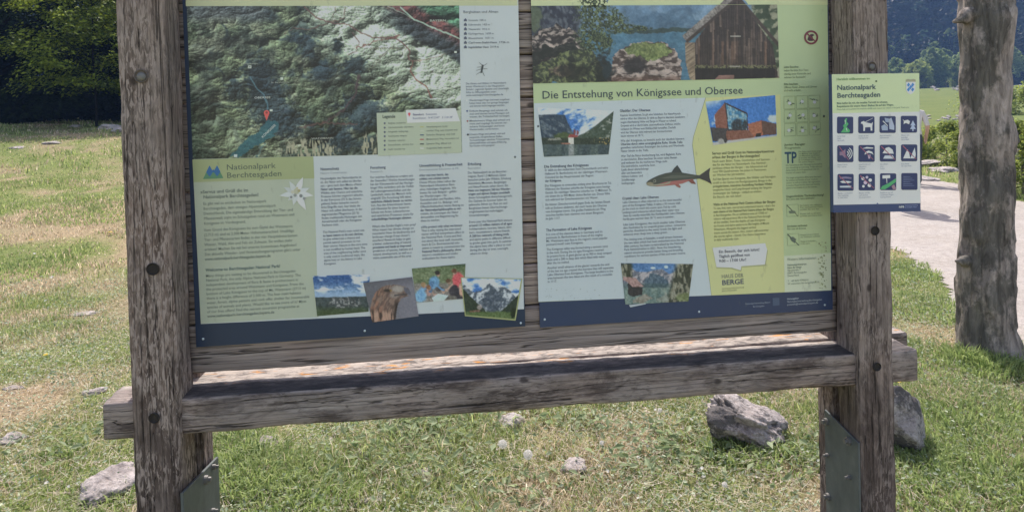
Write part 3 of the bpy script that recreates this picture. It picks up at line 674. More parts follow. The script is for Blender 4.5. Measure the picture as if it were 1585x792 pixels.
COLS = [
 ('Naturschutz', 'Nature Conservation', 496, 525, 263.7, 537, 278, 562, 5.55, ['Hauptaufgabe des Nationalparks ist', 'es, die Natur sich selbst zu überlas-', 'sen – ganz nach dem Motto »Natur', 'Natur sein lassen«. Hier hat die', 'Wildnis eine Chance und natürliche', 'Prozesse können ungestört ablaufen.', 'In der Kernzone (75 % des Schutz-', 'gebiets) finden keinerlei mensch-', 'liche Eingriffe statt, hier bleibt die', 'Natur sich selbst überlassen. In der', 'angrenzenden Pflegezone (25 %)', 'finden traditionelle Nutzungen wie', 'Almwirtschaft oder die Königssee-', 'Fischerei statt.'],
  500, 360.7, 568, 5.45, ["The National Park's main remit was", 'to leave nature to its own devices,', 'to give wilderness a chance and', 'permit natural processes to run', 'their course. Nature in the core zone', 'is not modified by human hand. The', 'area of the neighbouring buffer zone', 'is only used in traditional ways, like', 'alpine huts or the fishery in Lake', 'Königssee.'], (3,), (1,)),
 ('Forschung', 'Research', 573, 597, 261.5, 592, 276, 641.5, 5.42, ['Vor welchen Raubtieren ernährt sich', 'der Steinadler? Welche Auswirkungen', 'hat der Klimawandel auf das Hochge-', 'birge? Wie verändern sich die Vielfalt', 'der Lebensgemeinschaften und der', 'Landschaft, wenn der Mensch nicht', 'eingreift? Die Forschung hilft dabei,', 'natürliche Abläufe besser zu verste-', 'hen. Aus den Erkenntnissen lassen', 'sich Hinweise für einen besseren', 'Schutz von Arten, Lebensräumen', 'und natürlichen Prozessen sowie für', 'zukunftsfähige Nutzungen ableiten.'],
  576, 352, 644, 5.4, ["What's the Golden Eagle's main prey?", 'What impact has climate change on', 'mountains? How do biodiversity and', "landscape change if man doesn't", 'interfere? Research helps to gain', 'a better understanding of natural', 'processes and leads to improved', 'protection of species, habitats and', 'natural development, as well as a', 'more sustainable use of the area.'], (7, 12), (6,)),
 ('Umweltbildung & Pressearbeit', 'Environmental Education & PR', 649, 716, 258.5, 710, 273, 716, 5.4, ['»Nur was man kennt, das', 'schätzt und schützt man!«', 'Dieses Wissen bildet neben der', 'Nationalpark Infozentren Basis', 'eines vielseitigen Angebots. Wir', 'bieten: für zum Beispiel – geführ-', 'ten Wanderungen – für', 'Gemeinschaften und Familien, Infos,', 'Ausstellen und Co. Bildungs- und', 'Öffentlichkeitsarbeit leisten Beitrag zu', 'der Nationalparkphilosophie zu ver-', 'mitteln, die Leistungen der Natur', 'darzustellen und Begeisterung für', 'diese zu wecken.'],
  652, 353, 718, 5.4, ['»We protect only what we know«', 'That is why raising the interested', 'visitor will find everywhere offers in', 'the National Park. Come and find', 'out about the local staff, museums,', 'tours & Co. Environmental edu-', 'cation is meant to communicate the', 'National Park’s philosophy, show', 'nature’s conditions and awake', 'enthusiasm for these topics.'], (0, 1, 10), (0, 7)),
 ('Erholung', 'Recreation', 724, 745, 256, 744, 269, 792, 5.5, ['Der Nationalpark ist ein Besucher-', 'magnet. Rund 1,5 Millionen Gäste', 'besuchen jedes Jahr Wildnis, Erholung', 'Aktivitäten, Mountain, Bergsteiger', 'und Naturfreunde sehen davon. Ein', 'Netz von insgesamt 260 km Wander-', 'wegen und alpinen Steigen erschließt', 'dieses Schutzgebiet abwechslungsreich.', 'Die Gebiete im Sommer laden ein', 'zahlreiche Almen zur Rast ein und', 'Berghütten bieten Übernachtungs-', 'möglichkeiten bei mehrtägigen', 'Unternehmungen.'],
  726, 345, 793, 5.45, ['Every year the National Park attracts', 'around 1.5 million visitors of all ages:', 'holidaymakers, tourists, hikers, clim-', 'bers, mountaineers, nature friends.', 'A 260 km network of hiking trails', 'and alpine paths in different difficul-', 'ty grades goes into park. In summer', 'the alpine huts offer a place to rest', 'during the day or even overnight', 'where to sleep.'], (5, 6), (1, 4)),
]
for hd, sb, u0, u1, v0, su1, pv, pu1, pp, l1, e0, ev, eu1, ep, l2, b1_, b2_ in COLS:
    label(A, 'column_heading', hd, u0, v0, u1, 4, (74, 82, 100), True, 4); label(A, 'column_subheading', sb, u0, v0 + 5.8, su1, 3, (120, 128, 138), False, 4)
    A.text('german_text', l1, u0, pv, pu1, pp, 3.4, TXT, False, 4, b1_); A.text('english_text', l2, e0, ev, eu1, ep, 3.4, TXT, False, 4, b2_)
def grain(c_, U, V, a_=14, s_=1):
    k_ = (fbm(U * .42, V * .42, 3, s_ + 5) - .5) * a_ * 4.2 + (vn(U * 1.1, V * 1.1, s_) - .5) * a_ * 1.3
    lum = c_.mean(-1); return np.clip(c_ + (k_ * np.clip(lum / 95, .35, 1) * np.where(lum > 140, .35, 1))[..., None], 10, 200)
def paint_sky_ridge(U, V):
    t = (V - 427) / 62
    c_ = mix3(C3((38, 74, 124), U.shape), (120, 146, 172), sm(.05, .5, t))
    cl = fbm(U * .045 + V * .03, V * .12 - U * .02, 5, 5); c_ = mix3(c_, (178, 184, 192), sm(.5, .68, cl) * sm(.5, .35, t))
    hz = 460.5 + 1.8 * (fbm(U * .12, U * 0, 3, 4) - .5) - (U - 484) * .03
    land = mix3(C3((36, 48, 58), U.shape), (66, 74, 72), fbm(U * .15, V * .25, 4, 8)); c_ = mix3(c_, land, sm(hz - .6, hz + .6, V))
    c_ = mix3(c_, (56, 70, 46), sm(474, 486, V + 6 * fbm(U * .1, V * .1, 3, 3)))
    rk = blob(U, V, 533, 468, 23, 7, .5, 6); c_ = mix3(c_, mix3(C3((60, 64, 68), U.shape), (128, 128, 128), sm(.45, .7, fbm(U * .4, V * .4, 3, 2))), rk * .9)
    return grain(c_, U, V)
A.picture('landscape_photo', [(484, 427), (572.5, 424), (570.5, 482), (491, 489)], paint_sky_ridge, 84, 60, 5)
def paint_eagle(U, V):
    c_ = mix3(C3((84, 84, 92), U.shape), (104, 102, 112), sm(562, 640, U))
    c_ = mix3(c_, (66, 64, 74), sm(445, 430, V) * .5)
    body = inpolyw(U, V, [(576, 500), (573, 484), (575, 466), (580, 454), (588, 446), (598, 441.5), (608, 440.5), (618, 440.5), (626, 442.5), (632, 446.5), (635.5, 451), (636, 456.5), (633, 455.5), (629, 455), (632, 457.5), (627, 459.5), (621, 462), (617, 469), (614, 478), (613, 488), (612, 500)], 1., .3)
    st = vn(U * .55 + V * .25, V * .16 - U * .12, 4); bc = mix3(C3((84, 66, 62), U.shape), (116, 94, 84), sm(.3, .8, st))
    bc = mix3(bc, (142, 98, 78), sm(600, 582, U - (V - 460) * .15) * sm(.3, .75, vn(U * .4 + V * .1, V * .13, 14)) * .8)
    bc = mix3(bc, (156, 122, 104), sm(476, 486, V) * sm(.45, .65, vn(U * .5, V * .09, 15)) * .9); bc = mix3(bc, (48, 38, 38), sm(472, 484, V) * sm(.4, .25, vn(U * .5, V * .09, 15)) * .8)
    bc = mix3(bc, (136, 128, 122), blob(U, V, 616, 447, 10, 5.5, .05, 2, .5)); bc = mix3(bc, (122, 112, 106), blob(U, V, 611, 457, 7, 4, .05, 8, .5) * .8)
    bc = mix3(bc, (52, 44, 44), blob(U, V, 600, 449.5, 6, 2.2, .1, 3)); bc = mix3(bc, (150, 118, 60), blob(U, V, 605, 449.5, 1.7, 1.3, 0, 1)); bc = mix3(bc, (24, 22, 24), blob(U, V, 605, 449.5, .8, .8, 0, 1))
    bc = mix3(bc, (56, 52, 58), line_mask(U, V, [(611, 457), (620, 455.4), (630, 455.4)], 1.1)); bc = mix3(bc, (78, 80, 94), inpoly(U, V, [(625, 444), (632, 446.5), (636, 451), (636, 457), (632, 455), (627, 453)]) * .9); bc = mix3(bc, (40, 32, 34), sm(608, 614, U) * sm(464, 472, V))
    c_ = mix3(c_, bc, body * 1.); return grain(c_, U, V, 4)
A.picture('eagle_photo', [(562, 437.5), (638, 428.5), (648, 489), (576.5, 498.5)], paint_eagle, 76, 66, 6)
def paint_kids(U, V):
    c_ = mix3(C3((70, 88, 60), U.shape), (112, 120, 88), fbm(U * .1, V * .3, 4, 3)); c_ = mix3(c_, (116, 110, 104), sm(438, 446, V + 5 * vn(U * .1, V * .1, 2)))
    c_ = mix3(c_, (40, 60, 48), sm(415, 409, V) * .6)
    for cx, cy, rx, ry, cc in ((651, 458, 9, 10, (98, 146, 182)), (664, 450, 4, 9, (150, 116, 110)), (672, 437, 8, 10, (84, 130, 166)), (680, 447, 7, 4, (70, 62, 64)), (709, 433, 9, 12, (186, 66, 76)), (714, 449, 4, 11, (166, 128, 108)), (703, 450, 8, 9, (52, 48, 58)), (688, 450, 6, 1.6, (150, 122, 106)), (690, 460, 30, 3, (92, 88, 84))):
        c_ = mix3(c_, cc, blob(U, V, cx, cy, rx, ry, .12, int(cx)) * .95)
    for pts, wd_, cc in (([(648, 462), (652, 450), (657, 444)], 5, (96, 140, 176)), ([(664, 446), (672, 456), (680, 455)], 1.8, (160, 124, 108)), ([(676, 440), (682, 447), (688, 449)], 2, (84, 124, 158)), ([(700, 440), (692, 448), (686, 453)], 1.8, (160, 130, 112)), ([(712, 440), (716, 455), (718, 462)], 2.4, (170, 132, 112)), ([(704, 444), (708, 456), (712, 462)], 5, (44, 42, 54)), ([(668, 438), (666, 450)], 4, (70, 104, 140))):
        c_ = mix3(c_, cc, line_mask(U + 2 * (vn(U * .4, V * .4, 6) - .5), V, pts, wd_) * .9)
    for cx, cy, hc in ((655, 440, (128, 100, 66)), (663, 444, (120, 84, 60)), (677, 422, (40, 36, 40)), (694, 434, (84, 62, 48)), (703, 419, (92, 62, 46))):
        c_ = mix3(c_, (150, 118, 102), blob(U, V, cx + 1, cy + 2, 3.2, 3.8, .1, 3)); c_ = mix3(c_, hc, blob(U, V, cx, cy, 4, 3.2, .25, 4))
    c_ = mix3(c_, (166, 184, 180), inpoly(U, V, [(668, 461), (678, 454), (694, 457), (686, 466), (672, 467)]) * .9)
    return grain(c_, U, V)
A.picture('workshop_photo', [(637.5, 415.5), (720.5, 408), (718, 462), (644.5, 468.5)], paint_kids, 84, 60, 5)
def paint_peak(U, V):
    c_ = mix3(C3((52, 100, 160), U.shape), (176, 184, 192), sm(.42, .6, fbm(U * .05 + 1, V * .08, 4, 15) + .12 * sm(730, 760, U) - .16 * sm(800, 780, U) * 0))
    ridge = np.interp(U, [714, 727, 735, 745, 752, 758, 766, 775, 786, 796, 807], [438, 448, 452, 449, 444, 438, 446, 443, 446, 458, 462]) + 3 * (vn(U * .6, U * 0, 3) - .5)
    rk = mix3(C3((74, 84, 96), U.shape), (166, 170, 174), sm(.45, .68, fbm(U * .2 + V * .12, V * .22, 5, 7))); rk = mix3(rk, (54, 64, 78), blob(U, V, 762, 466, 14, 18, .4, 9) * .7)
    c_ = mix3(c_, rk, sm(ridge - .5, ridge + .5, V))
    w1 = 446 + (U - 716) * .95 + 2 * vn(U * .5, U * 0, 8); w2 = 478 - (U - 778) * .95 + 2 * vn(U * .5, U * 0, 9)
    c_ = mix3(c_, (40, 52, 44), sm(w1 - .8, w1 + .8, V) * (U < 752)); c_ = mix3(c_, (36, 48, 42), sm(w2 - .8, w2 + .8, V) * (U > 770))
    c_ = mix3(c_, (74, 92, 52), sm(481, 485, V + 2 * vn(U * .2, V * .2, 3))); c_ = mix3(c_, (100, 74, 62), inpoly(U, V, [(727, 481), (742, 479), (744, 482), (727, 483)]))
    c_ = mix3(c_, (168, 150, 146), blob(U, V, 742, 475, 4, 4, .3, 4) * .7); c_ = mix3(c_, (30, 40, 30), blob(U, V, 796, 484, 6, 8, .4, 3))
    return grain(c_, U, V)
A.poly('photo_border', [(713, 428.5), (808.5, 430.5), (798, 495.5), (719.5, 488.5)], (134, 138, 92), 6)
A.picture('mountain_photo', [(714.5, 430), (806.5, 432), (796.5, 493.5), (721, 487)], paint_peak, 88, 62, 7)
for uv in ((797, 243), (314.5, 524), (564.5, 511.5), (806, 499.5)): screw(A, *uv, rgb=(90, 98, 100) if uv[1] < 400 else (150, 160, 165))

# ------------------------------------------------------------------ right information panel
panB = empty('information_panel', (.82, -.006, 1.5))
tag(panB, 'large printed panel with lakeside cabin photo above the heading Die Entstehung von Königssee', 'information panel')
B = Board(panB, -.008)
slab(panB, 'backing_sheet', [(.3425, .950), (1.3005, .941), (1.3065, 2.06), (.3435, 2.06)], -.008, .001, (38, 50, 78))
B.poly('printed_field', [(820.5, -60), (1279.8, -60), (1286.5, 449), (833.6, 467)], (150, 164, 121))
B.poly('top_band', [(820.5, -60), (1279.8, -60), (1281, 8), (822, 10)], (164, 170, 126), 2)
B.poly('white_field', [(826.5, 160), (1092, 151.5), (1083, 180), (1073, 212), (1071.5, 224), (1075, 252), (1087, 345), (1101, 457), (833.4, 466.5)], (158, 167, 170), 2)
B.poly('yellow_field', [(1092, 151.5), (1207.5, 146.5), (1214.5, 452), (1101, 457), (1087, 345), (1075, 252), (1071.5, 224), (1073, 212), (1083, 180)], (167, 168, 112), 2)
B.poly('address_field', [(1213.4, 396), (1286, 391), (1286.3, 449), (1214.5, 452)], (168, 180, 148), 2)
B.polys('field_outline', [(leg(a_, b_, .35), (110, 116, 92)) for a_, b_ in (((1092, 151.5), (1073, 212)), ((1073, 212), (1071.5, 224)), ((1071.5, 224), (1101, 457)))], 3)
def paint_cabin(U, V):
    S = U.shape; U0, V0 = U, V; U = U + 9 * (fbm(U * .07, V * .07, 4, 50) - .5); V = V + 9 * (fbm(U0 * .07, V0 * .07, 4, 51) - .5)
    c_ = mix3(C3((84, 112, 138), S), (66, 92, 112), sm(10, 48, V))
    c_ = mix3(c_, (112, 132, 150), sm(.5, .7, fbm(U * .03, V * .08, 4, 3)) * .5)
    c_ = mix3(c_, (56, 84, 108), inpolyw(U, V, [(955, 45), (985, 28), (1020, 20), (1070, 14), (1082, 40), (1060, 50)]) * .45)
    c_ = mix3(c_, (44, 60, 58), sm(43, 45, V) * sm(52, 50, V) * (U > 960) * .95)
    wt = mix3(C3((50, 86, 108), S), (70, 108, 128), fbm(U * .05, V * .3, 3, 6)); c_ = mix3(c_, wt, sm(50, 51.5, V))
    # dark cliff on the left
    c_ = mix3(c_, mix3(C3((38, 42, 56), S), (74, 80, 90), sm(.45, .7, fbm(U * .2, V * .12, 4, 9))), sm(905, 898, U + 6 * vn(U * .1, V * .1, 2)) * sm(62, 50, V))
    c_ = mix3(c_, (74, 84, 60), blob(U, V, 826, 28, 14, 22, .4, 5) * .8)
    # boulders left
    rk = mix3(C3((40, 36, 38), S), (140, 126, 118), sm(.42, .72, fbm(U * .16, V * .34 + U * .03, 5, 11)))
    bl = inpolyw(U, V, [(822, 55), (840, 46), (862, 39), (880, 46), (900, 56), (910, 75), (930, 100), (940, 130), (822, 130)]); c_ = mix3(c_, rk, bl * 1.)
    c_ = mix3(c_, (26, 30, 30), inpolyw(U, V, [(822, 82), (850, 74), (890, 66), (896, 76), (870, 84), (845, 90), (822, 104)]) * .85)
    c_ = mix3(c_, mix3(C3((40, 48, 38), S), (98, 106, 62), sm(.4, .7, fbm(U * .3, V * .3, 4, 13))), (inpolyw(U, V, [(822, 104), (850, 92), (880, 80), (905, 76), (925, 92), (942, 130), (822, 130)])) * .9)
    c_ = mix3(c_, (112, 82, 78), blob(U, V, 872, 110, 20, 8, .4, 17) * .55); c_ = mix3(c_, (24, 26, 26), blob(U, V, 890, 112, 24, 12, .5, 19) * .7)
    # grassy rock in the water
    r2 = inpolyw(U, V, [(940, 130), (948, 92), (960, 76), (975, 68), (1000, 64), (1030, 66), (1046, 78), (1054, 96), (1056, 127), (1000, 130)])
    rk2 = mix3(C3((66, 54, 52), S), (150, 134, 126), sm(.38, .62, fbm(U * .12 + V * .05, V * .28, 5, 23))); c_ = mix3(c_, rk2, r2 * 1.)
    c_ = mix3(c_, mix3(C3((62, 78, 40), S), (124, 134, 72), vn(U * .5, V * .4, 25)), inpolyw(U, V, [(966, 76), (980, 68), (1000, 66), (1030, 68), (1042, 80), (1030, 88), (1020, 94), (1005, 96), (990, 88), (975, 86)]) * .9)
    c_ = mix3(c_, (34, 32, 36), blob(U, V, 984, 102, 19, 12, .3, 27) * .9); c_ = mix3(c_, (84, 60, 50), sm(116, 122, V) * (U > 940) * (U < 1055) * .6)
    c_ = mix3(c_, (20, 24, 26), blob(U, V, 935, 112, 14, 22, .5, 29) * .8)
    # hillside behind the hut, right
    c_ = mix3(c_, mix3(C3((48, 62, 46), S), (126, 124, 102), sm(.45, .65, fbm(U * .12 + V * .05, V * .12, 4, 31))), sm(1160, 1166, U) * 1.)
    c_ = mix3(c_, (28, 30, 30), sm(.56, .7, fbm(U * .07, V * .12, 4, 77)) * (U < 945) * (V > 50) * .8)
    U, V = U0, V0
    # tree: foliage clumps with gaps
    tr = np.maximum.reduce([blob(U, V, x_, y_, a_, b_, .55, int(x_ + y_)) for x_, y_, a_, b_ in ((918, 10, 26, 22), (922, 38, 28, 24), (915, 62, 22, 18), (948, 32, 22, 16), (960, 44, 24, 9), (908, 48, 10, 20), (930, 66, 18, 16), (988, 44, 18, 4))])
    lf = sm(.2, .34, vn(U * .42, V * .42, 5)); tc = mix3(C3((34, 44, 34), S), (98, 110, 70), sm(.35, .7, vn(U * .7, V * .7, 6)) * (.4 + .6 * fbm(U * .08, V * .08, 2, 7)))
    c_ = mix3(c_, tc, tr * lf)
    # hut
    side = inpoly(U, V, [(1060, 66), (1076, 66), (1076, 124), (1068, 124), (1061, 95)]); c_ = mix3(c_, mix3(C3((84, 70, 58), S), (140, 122, 100), vn(U * .1, V * .6 + U * .4, 3)), side * 1.)
    gab = inpoly(U, V, [(1076, 64), (1076, 124), (1205, 121), (1196, 70), (1146, 0), (1130, -6)]); pl = np.floor((U - 1076) / 3.7); pn = _hash(pl, pl * 0 + np.floor(V / 42 + pl * .3), 3)
    wd = mix3(C3((50, 42, 42), S), (104, 86, 76), sm(.4, 1, pn) * .8 + .25 * (vn(U * 1.2, V * .08, 5) - .5)); wd = mix3(wd, (30, 26, 30), sm(.35, .1, np.abs((U - 1076) / 3.7 % 1 - .5) * 0 + ((U - 1076) / 3.7 % 1)) * .6)
    wd = mix3(wd, (118, 84, 64), sm(62, 66, V) * sm(104, 96, V) * sm(.5, .9, _hash(pl, pl * 0, 8)) * .5)
    c_ = mix3(c_, wd, gab * 1.)
    c_ = mix3(c_, (24, 22, 28), gab * inpoly(U, V, [(1076, 105), (1200, 104), (1200, 122), (1076, 124)]) * .8)
    c_ = mix3(c_, (104, 106, 66), gab * sm(100, 102, V) * sm(107, 105, V) * sm(.35, .6, vn(U * .6, V * .8, 2)) * .8)
    c_ = mix3(c_, (122, 88, 80), inpoly(U, V, [(1106, 124), (1112, 117), (1136, 116), (1136, 123)]) * .9)
    c_ = mix3(c_, (146, 140, 132), (line_mask(U, V, [(1131, 56.5), (1146, 56.5)], .9) + line_mask(U, V, [(1130, 103), (1145, 103)], .9)))
    roof = inpoly(U, V, [(1056, 56), (1122, -2), (1128, -8), (1150, -8), (1065, 66), (1060, 62)]); c_ = mix3(c_, mix3(C3((84, 78, 76), S), (138, 130, 124), vn(U * .3 + V * .3, V * .5 - U * .4, 7)), roof * 1.)
    c_ = mix3(c_, (58, 48, 46), (line_mask(U, V, [(1064, 64), (1143, -4)], 3.2) + line_mask(U, V, [(1140, -6), (1205, 70)], 3.4)) * 1.)
    c_ = c_ * (1 + .35 * (fbm(U * .09, V * .11, 3, 60) - .5)[..., None]); return grain(c_, U, V, 6, 3)
B.picture('cabin_photo', [(822, 9.5), (1203, 7.5), (1206.5, 121), (825, 129.5)], paint_cabin, 380, 120, 4)
roofp = [(1112, 8), (1122, -1), (1131, -9), (1144, -9), (1153, 0), (1160, 8)]; 
def cut_top(U, V):
    t_ = np.maximum.reduce([blob(U, V, x_, y_, a_, b_, .55, int(x_ + y_)) for x_, y_, a_, b_ in ((918, 0, 22, 22), (930, -6, 16, 14))]) > .5
    return (t_ & (vn(U * .42, V * .42, 5) > .34)) | inpoly(U, V, roofp)
B.picture('cabin_photo_cutout', [(822, -26), (1203, -28), (1203, 9), (822, 11)], paint_cabin, 380, 38, 4, cut=cut_top)
B.text('main_heading', ['Die Entstehung von Königssee und Obersee'], 838.5, 153.2, 1149.5, 1, 12.2, (48, 62, 70), False, 4)
def paint_church(U, V):
    S = U.shape; c_ = mix3(C3((44, 96, 158), S), (170, 178, 186), sm(.4, .58, fbm(U * .05, V * .09 + U * .03, 4, 2) + .25 * sm(900, 925, U) * sm(205, 180, V) + .2 * sm(870, 850, U)))
    lm = np.interp(U, [832, 858, 874, 879, 886, 896], [178, 177, 178, 190, 204, 216]); c_ = mix3(c_, mix3(C3((40, 56, 74), S), (76, 88, 98), sm(.5, .7, fbm(U * .15 - V * .1, V * .2, 4, 4))), sm(lm - .7, lm + .7, V) * (U < 897))
    rm = np.interp(U, [890, 905, 920, 935, 950], [212, 206, 196, 184, 172]); c_ = mix3(c_, mix3(C3((54, 68, 58), S), (122, 126, 118), sm(.55, .7, fbm(U * .2, V * .2, 4, 6))), sm(rm - .7, rm + .7, V) * (U > 889))
    c_ = mix3(c_, (62, 76, 48), blob(U, V, 872, 211, 14, 6, .3, 3)); c_ = mix3(c_, mix3(C3((40, 50, 44), S), (140, 118, 60), sm(.6, .8, vn(U * .5, V * .5, 8)) * sm(915, 930, U)), sm(212, 215, V) * .95)
    c_ = mix3(c_, (120, 120, 110), inpoly(U, V, [(848, 215), (866, 213), (870, 217), (848, 218)]) * .8); c_ = mix3(c_, (172, 168, 160), inpoly(U, V, [(880, 213), (888, 212), (888, 223), (880, 223)]) * 1.)
    c_ = mix3(c_, (126, 56, 56), inpoly(U, V, [(879, 213), (881, 208.5), (890, 208), (896, 211), (889, 213)]) * 1.); c_ = mix3(c_, (110, 60, 66), (blob(U, V, 889.5, 204.5, 2, 4, 0, 1) + blob(U, V, 894, 205.5, 1.8, 3.8, 0, 1)))
    c_ = mix3(c_, (132, 84, 70), line_mask(U, V, [(869, 222), (882, 222.5)], 1.2)); 
    wt = mix3(C3((44, 58, 66), S), (72, 86, 84), vn(U * .25, V * .06, 9)); wt = mix3(wt, (130, 134, 134), (sm(879, 881, U) * sm(890, 887, U)) * .8); c_ = mix3(c_, wt, sm(223, 224.5, V))
    return grain(c_, U, V)
B.picture('lake_church_photo', [(832, 166.5), (950, 171.5), (942, 239), (842, 242.8)], paint_church, 118, 72, 4)
def paint_valley(U, V):
    S = U.shape; c_ = mix3(C3((66, 104, 148), S), (160, 176, 190), blob(U, V, 1031, 413, 3, 2.4, .2, 1) + blob(U, V, 1011, 414.5, 4, 2, .2, 1))
    rd = np.interp(U, [975, 985, 1000, 1012, 1025, 1036, 1046], [412, 420, 421, 418, 416, 424, 420]); rk = mix3(C3((92, 96, 108), S), (150, 144, 146), sm(.4, .65, fbm(U * .25 + V * .2, V * .2, 4, 3))); c_ = mix3(c_, rk, sm(rd - .6, rd + .6, V))
    c_ = mix3(c_, (62, 82, 98), inpolyw(U, V, [(998, 436), (1006, 424), (1012, 420), (1026, 428), (1036, 438), (1030, 445), (1000, 444)]) * .9)
    c_ = mix3(c_, (60, 80, 84), sm(436, 441, V) * .8); c_ = mix3(c_, mix3(C3((74, 96, 96), S), (110, 124, 114), vn(U * .2, V * .1, 5)), sm(444, 446, V))
    c_ = mix3(c_, mix3(C3((50, 54, 46), S), (118, 116, 100), sm(.4, .6, fbm(U * .3, V * .12, 4, 8))), np.clip((sm(1036, 1046, U + (V - 430) * .25) + sm(982, 975, U) * sm(432, 428, V)), 0, 1) * sm(404, 410, V + (U > 1040) * 9))
    c_ = mix3(c_, (142, 112, 108), inpoly(U, V, [(965, 428), (984, 430), (996, 443), (979, 444), (971, 436), (964, 433)])); c_ = mix3(c_, (46, 44, 50), inpoly(U, V, [(972, 437), (979, 444), (995, 444), (994, 456), (979, 459), (972, 455)]))
    c_ = mix3(c_, (128, 118, 106), inpolyw(U, V, [(978, 464), (998, 456), (1010, 460), (1000, 468), (980, 470)]) * .8); c_ = mix3(c_, (124, 126, 116), inpolyw(U, V, [(1014, 466), (1032, 452), (1038, 464), (1034, 468)]) * .8)
    c_ = mix3(c_, (92, 104, 62), blob(U, V, 1060, 460, 12, 7, .4, 4) * .8); return grain(c_, U, V)
B.picture('valley_photo', [(961, 407), (1073, 408.5), (1065.5, 466), (968, 471)], paint_valley, 112, 64, 5)
B.poly('photo_edge', [(973, 471.5), (1000, 468.6), (999, 470), (975.5, 475)], (150, 156, 160), 6)
def paint_house(U, V):
    S = U.shape; c_ = mix3(C3((62, 122, 178), S), (44, 102, 168), sm(150, 200, U)); c_ = mix3(c_, (160, 172, 184), np.clip(sm(1128, 1095, U) * sm(172, 155, V + (U - 1095) * .1) + sm(.55, .7, fbm(U * .08, V * .1, 3, 5)) * sm(1130, 1100, U) + blob(U, V, 1198, 184, 10, 6, .3, 2), 0, 1))
    c_ = mix3(c_, (116, 70, 58), inpoly(U, V, [(1106, 178), (1122, 158.5), (1126, 161), (1128, 204), (1108, 199)])); c_ = mix3(c_, (50, 44, 52), inpoly(U, V, [(1121, 158), (1157, 175), (1158, 204), (1127, 203)]))
    gl = mix3(C3((48, 110, 146), S), (120, 150, 160), sm(.4, .6, fbm(U * .2, V * .2, 3, 8))); gl = mix3(gl, (40, 46, 54), (blob(U, V, 1141, 196, 9, 12, .2, 4) + blob(U, V, 1153, 194, 3, 8, .2, 6))); gl = mix3(gl, (50, 80, 100), (((U - 1124) / 4.6 % 1) < .12) * .6); gl = mix3(gl, (50, 80, 100), (((V + (1124 - U) * .35) / 5.5 % 1) < .12) * .5)
    c_ = mix3(c_, gl, inpoly(U, V, [(1124, 162), (1155.5, 177), (1156, 201), (1128, 200)]) * 1.)
    c_ = mix3(c_, (58, 54, 58), inpoly(U, V, [(1100, 197), (1126, 199), (1126, 218), (1103, 219)])); c_ = mix3(c_, (112, 70, 58), inpoly(U, V, [(1124, 203), (1168, 201), (1168, 214), (1124, 218)]))
    c_ = mix3(c_, (142, 84, 62), inpoly(U, V, [(1158, 192), (1179, 186.5), (1181, 210), (1168, 212), (1158, 200)])); c_ = mix3(c_, (84, 60, 56), inpoly(U, V, [(1179, 186.5), (1202, 192), (1202, 208), (1181, 210)])); c_ = mix3(c_, (40, 36, 40), inpoly(U, V, [(1170, 207), (1178, 206), (1178, 211), (1170, 212)]))
    c_ = mix3(c_, (156, 154, 150), sm(0, 1.5, V - (220 - (U - 1103) * .12))); c_ = mix3(c_, (138, 136, 132), (blob(U, V, 1116, 219, 5, 4.4, .2, 3))); c_ = mix3(c_, (48, 46, 50), blob(U, V, 1123, 217.5, 2.6, 4, .2, 3)); return grain(c_, U, V, 10)
B.picture('building_photo', [(1092, 157.5), (1200, 147.5), (1202.5, 211), (1104, 225)], paint_house, 112, 72, 4)
# fish
B.polys('fish_picture', [([(1000, 283), (1003, 279.5), (1010, 275.5), (1020, 271), (1030, 268), (1039, 266.5), (1045, 266), (1055, 267), (1066, 269), (1076, 270.6), (1084, 271.5), (1084, 276.5), (1076, 277), (1066, 279.5), (1056, 284), (1044, 286), (1030, 287.5), (1016, 288.5), (1006, 288), (1001, 286.4)], (62, 66, 62)),
    ([(1039, 266.8), (1043, 260.5), (1048, 255.5), (1052, 261), (1055.5, 267.2)], (52, 56, 58)), ([(1082, 271.5), (1090, 266), (1099, 259.5), (1097.5, 268), (1098, 275), (1101.5, 285), (1092, 280), (1083, 276.6)], (56, 54, 56)),
    ([(1012, 286.5), (1030, 281.5), (1050, 279), (1066, 277.5), (1074, 277), (1066, 280), (1056, 284), (1044, 286), (1030, 287.5), (1016, 288.6)], (142, 84, 80)), ([(1064, 279), (1072, 277.5), (1077, 285), (1070, 284)], (110, 64, 58)), ([(1044, 285.8), (1050, 285), (1053.5, 288.5), (1052, 291), (1047, 288.5)], (130, 80, 74)),
    ([(1000, 283), (1006, 281.5), (1012, 283.5), (1007, 287.8), (1001, 286.4)], (120, 112, 92)), (circ(1013, 280, 2.4, 10), (108, 108, 98)), (circ(1012.6, 280, 1.2, 8), (30, 32, 34)), ([(1003, 286), (1028, 284), (1038, 280), (1036, 284), (1024, 287), (1008, 288)], (128, 122, 104)), ([(1022, 276), (1040, 271), (1060, 271.5), (1078, 273), (1060, 275), (1040, 276)], (78, 82, 74))], 5)
T2 = (70, 78, 96)
label(B, 'column_heading', 'Die Entstehung des Königssees', 842, 259.8, 911, 4.1, (66, 74, 92), True, 4)
B.text('german_text', ['Er zählt zu den saubersten Seen Deutschlands und seine', 'Halbinsel St. Bartholomä mit der mächtigen Watzmann-', 'Ostwand ist das Hauptreiseziel der Region:', 'der Königssee.'], 843, 265, 941, 5.6, 3.5, T2, False, 4, (3,))
B.text('german_text', ['Der Königssee ist entstanden entlang einer Bruchzone im Tal.', 'Während der Eiszeiten schürfte der Königssee seine heutige', 'Gestalt. Ein mächtiger Gletscher schürfte vor 15 Millionen Ts.', 'mit einem bis zu 900 Meter dicken Becken aus. Dieses füllte', 'sich während der Zwischeneiszeiten mit Wasser.'], 843.5, 289, 946.5, 5.45, 3.5, T2, False, 4)
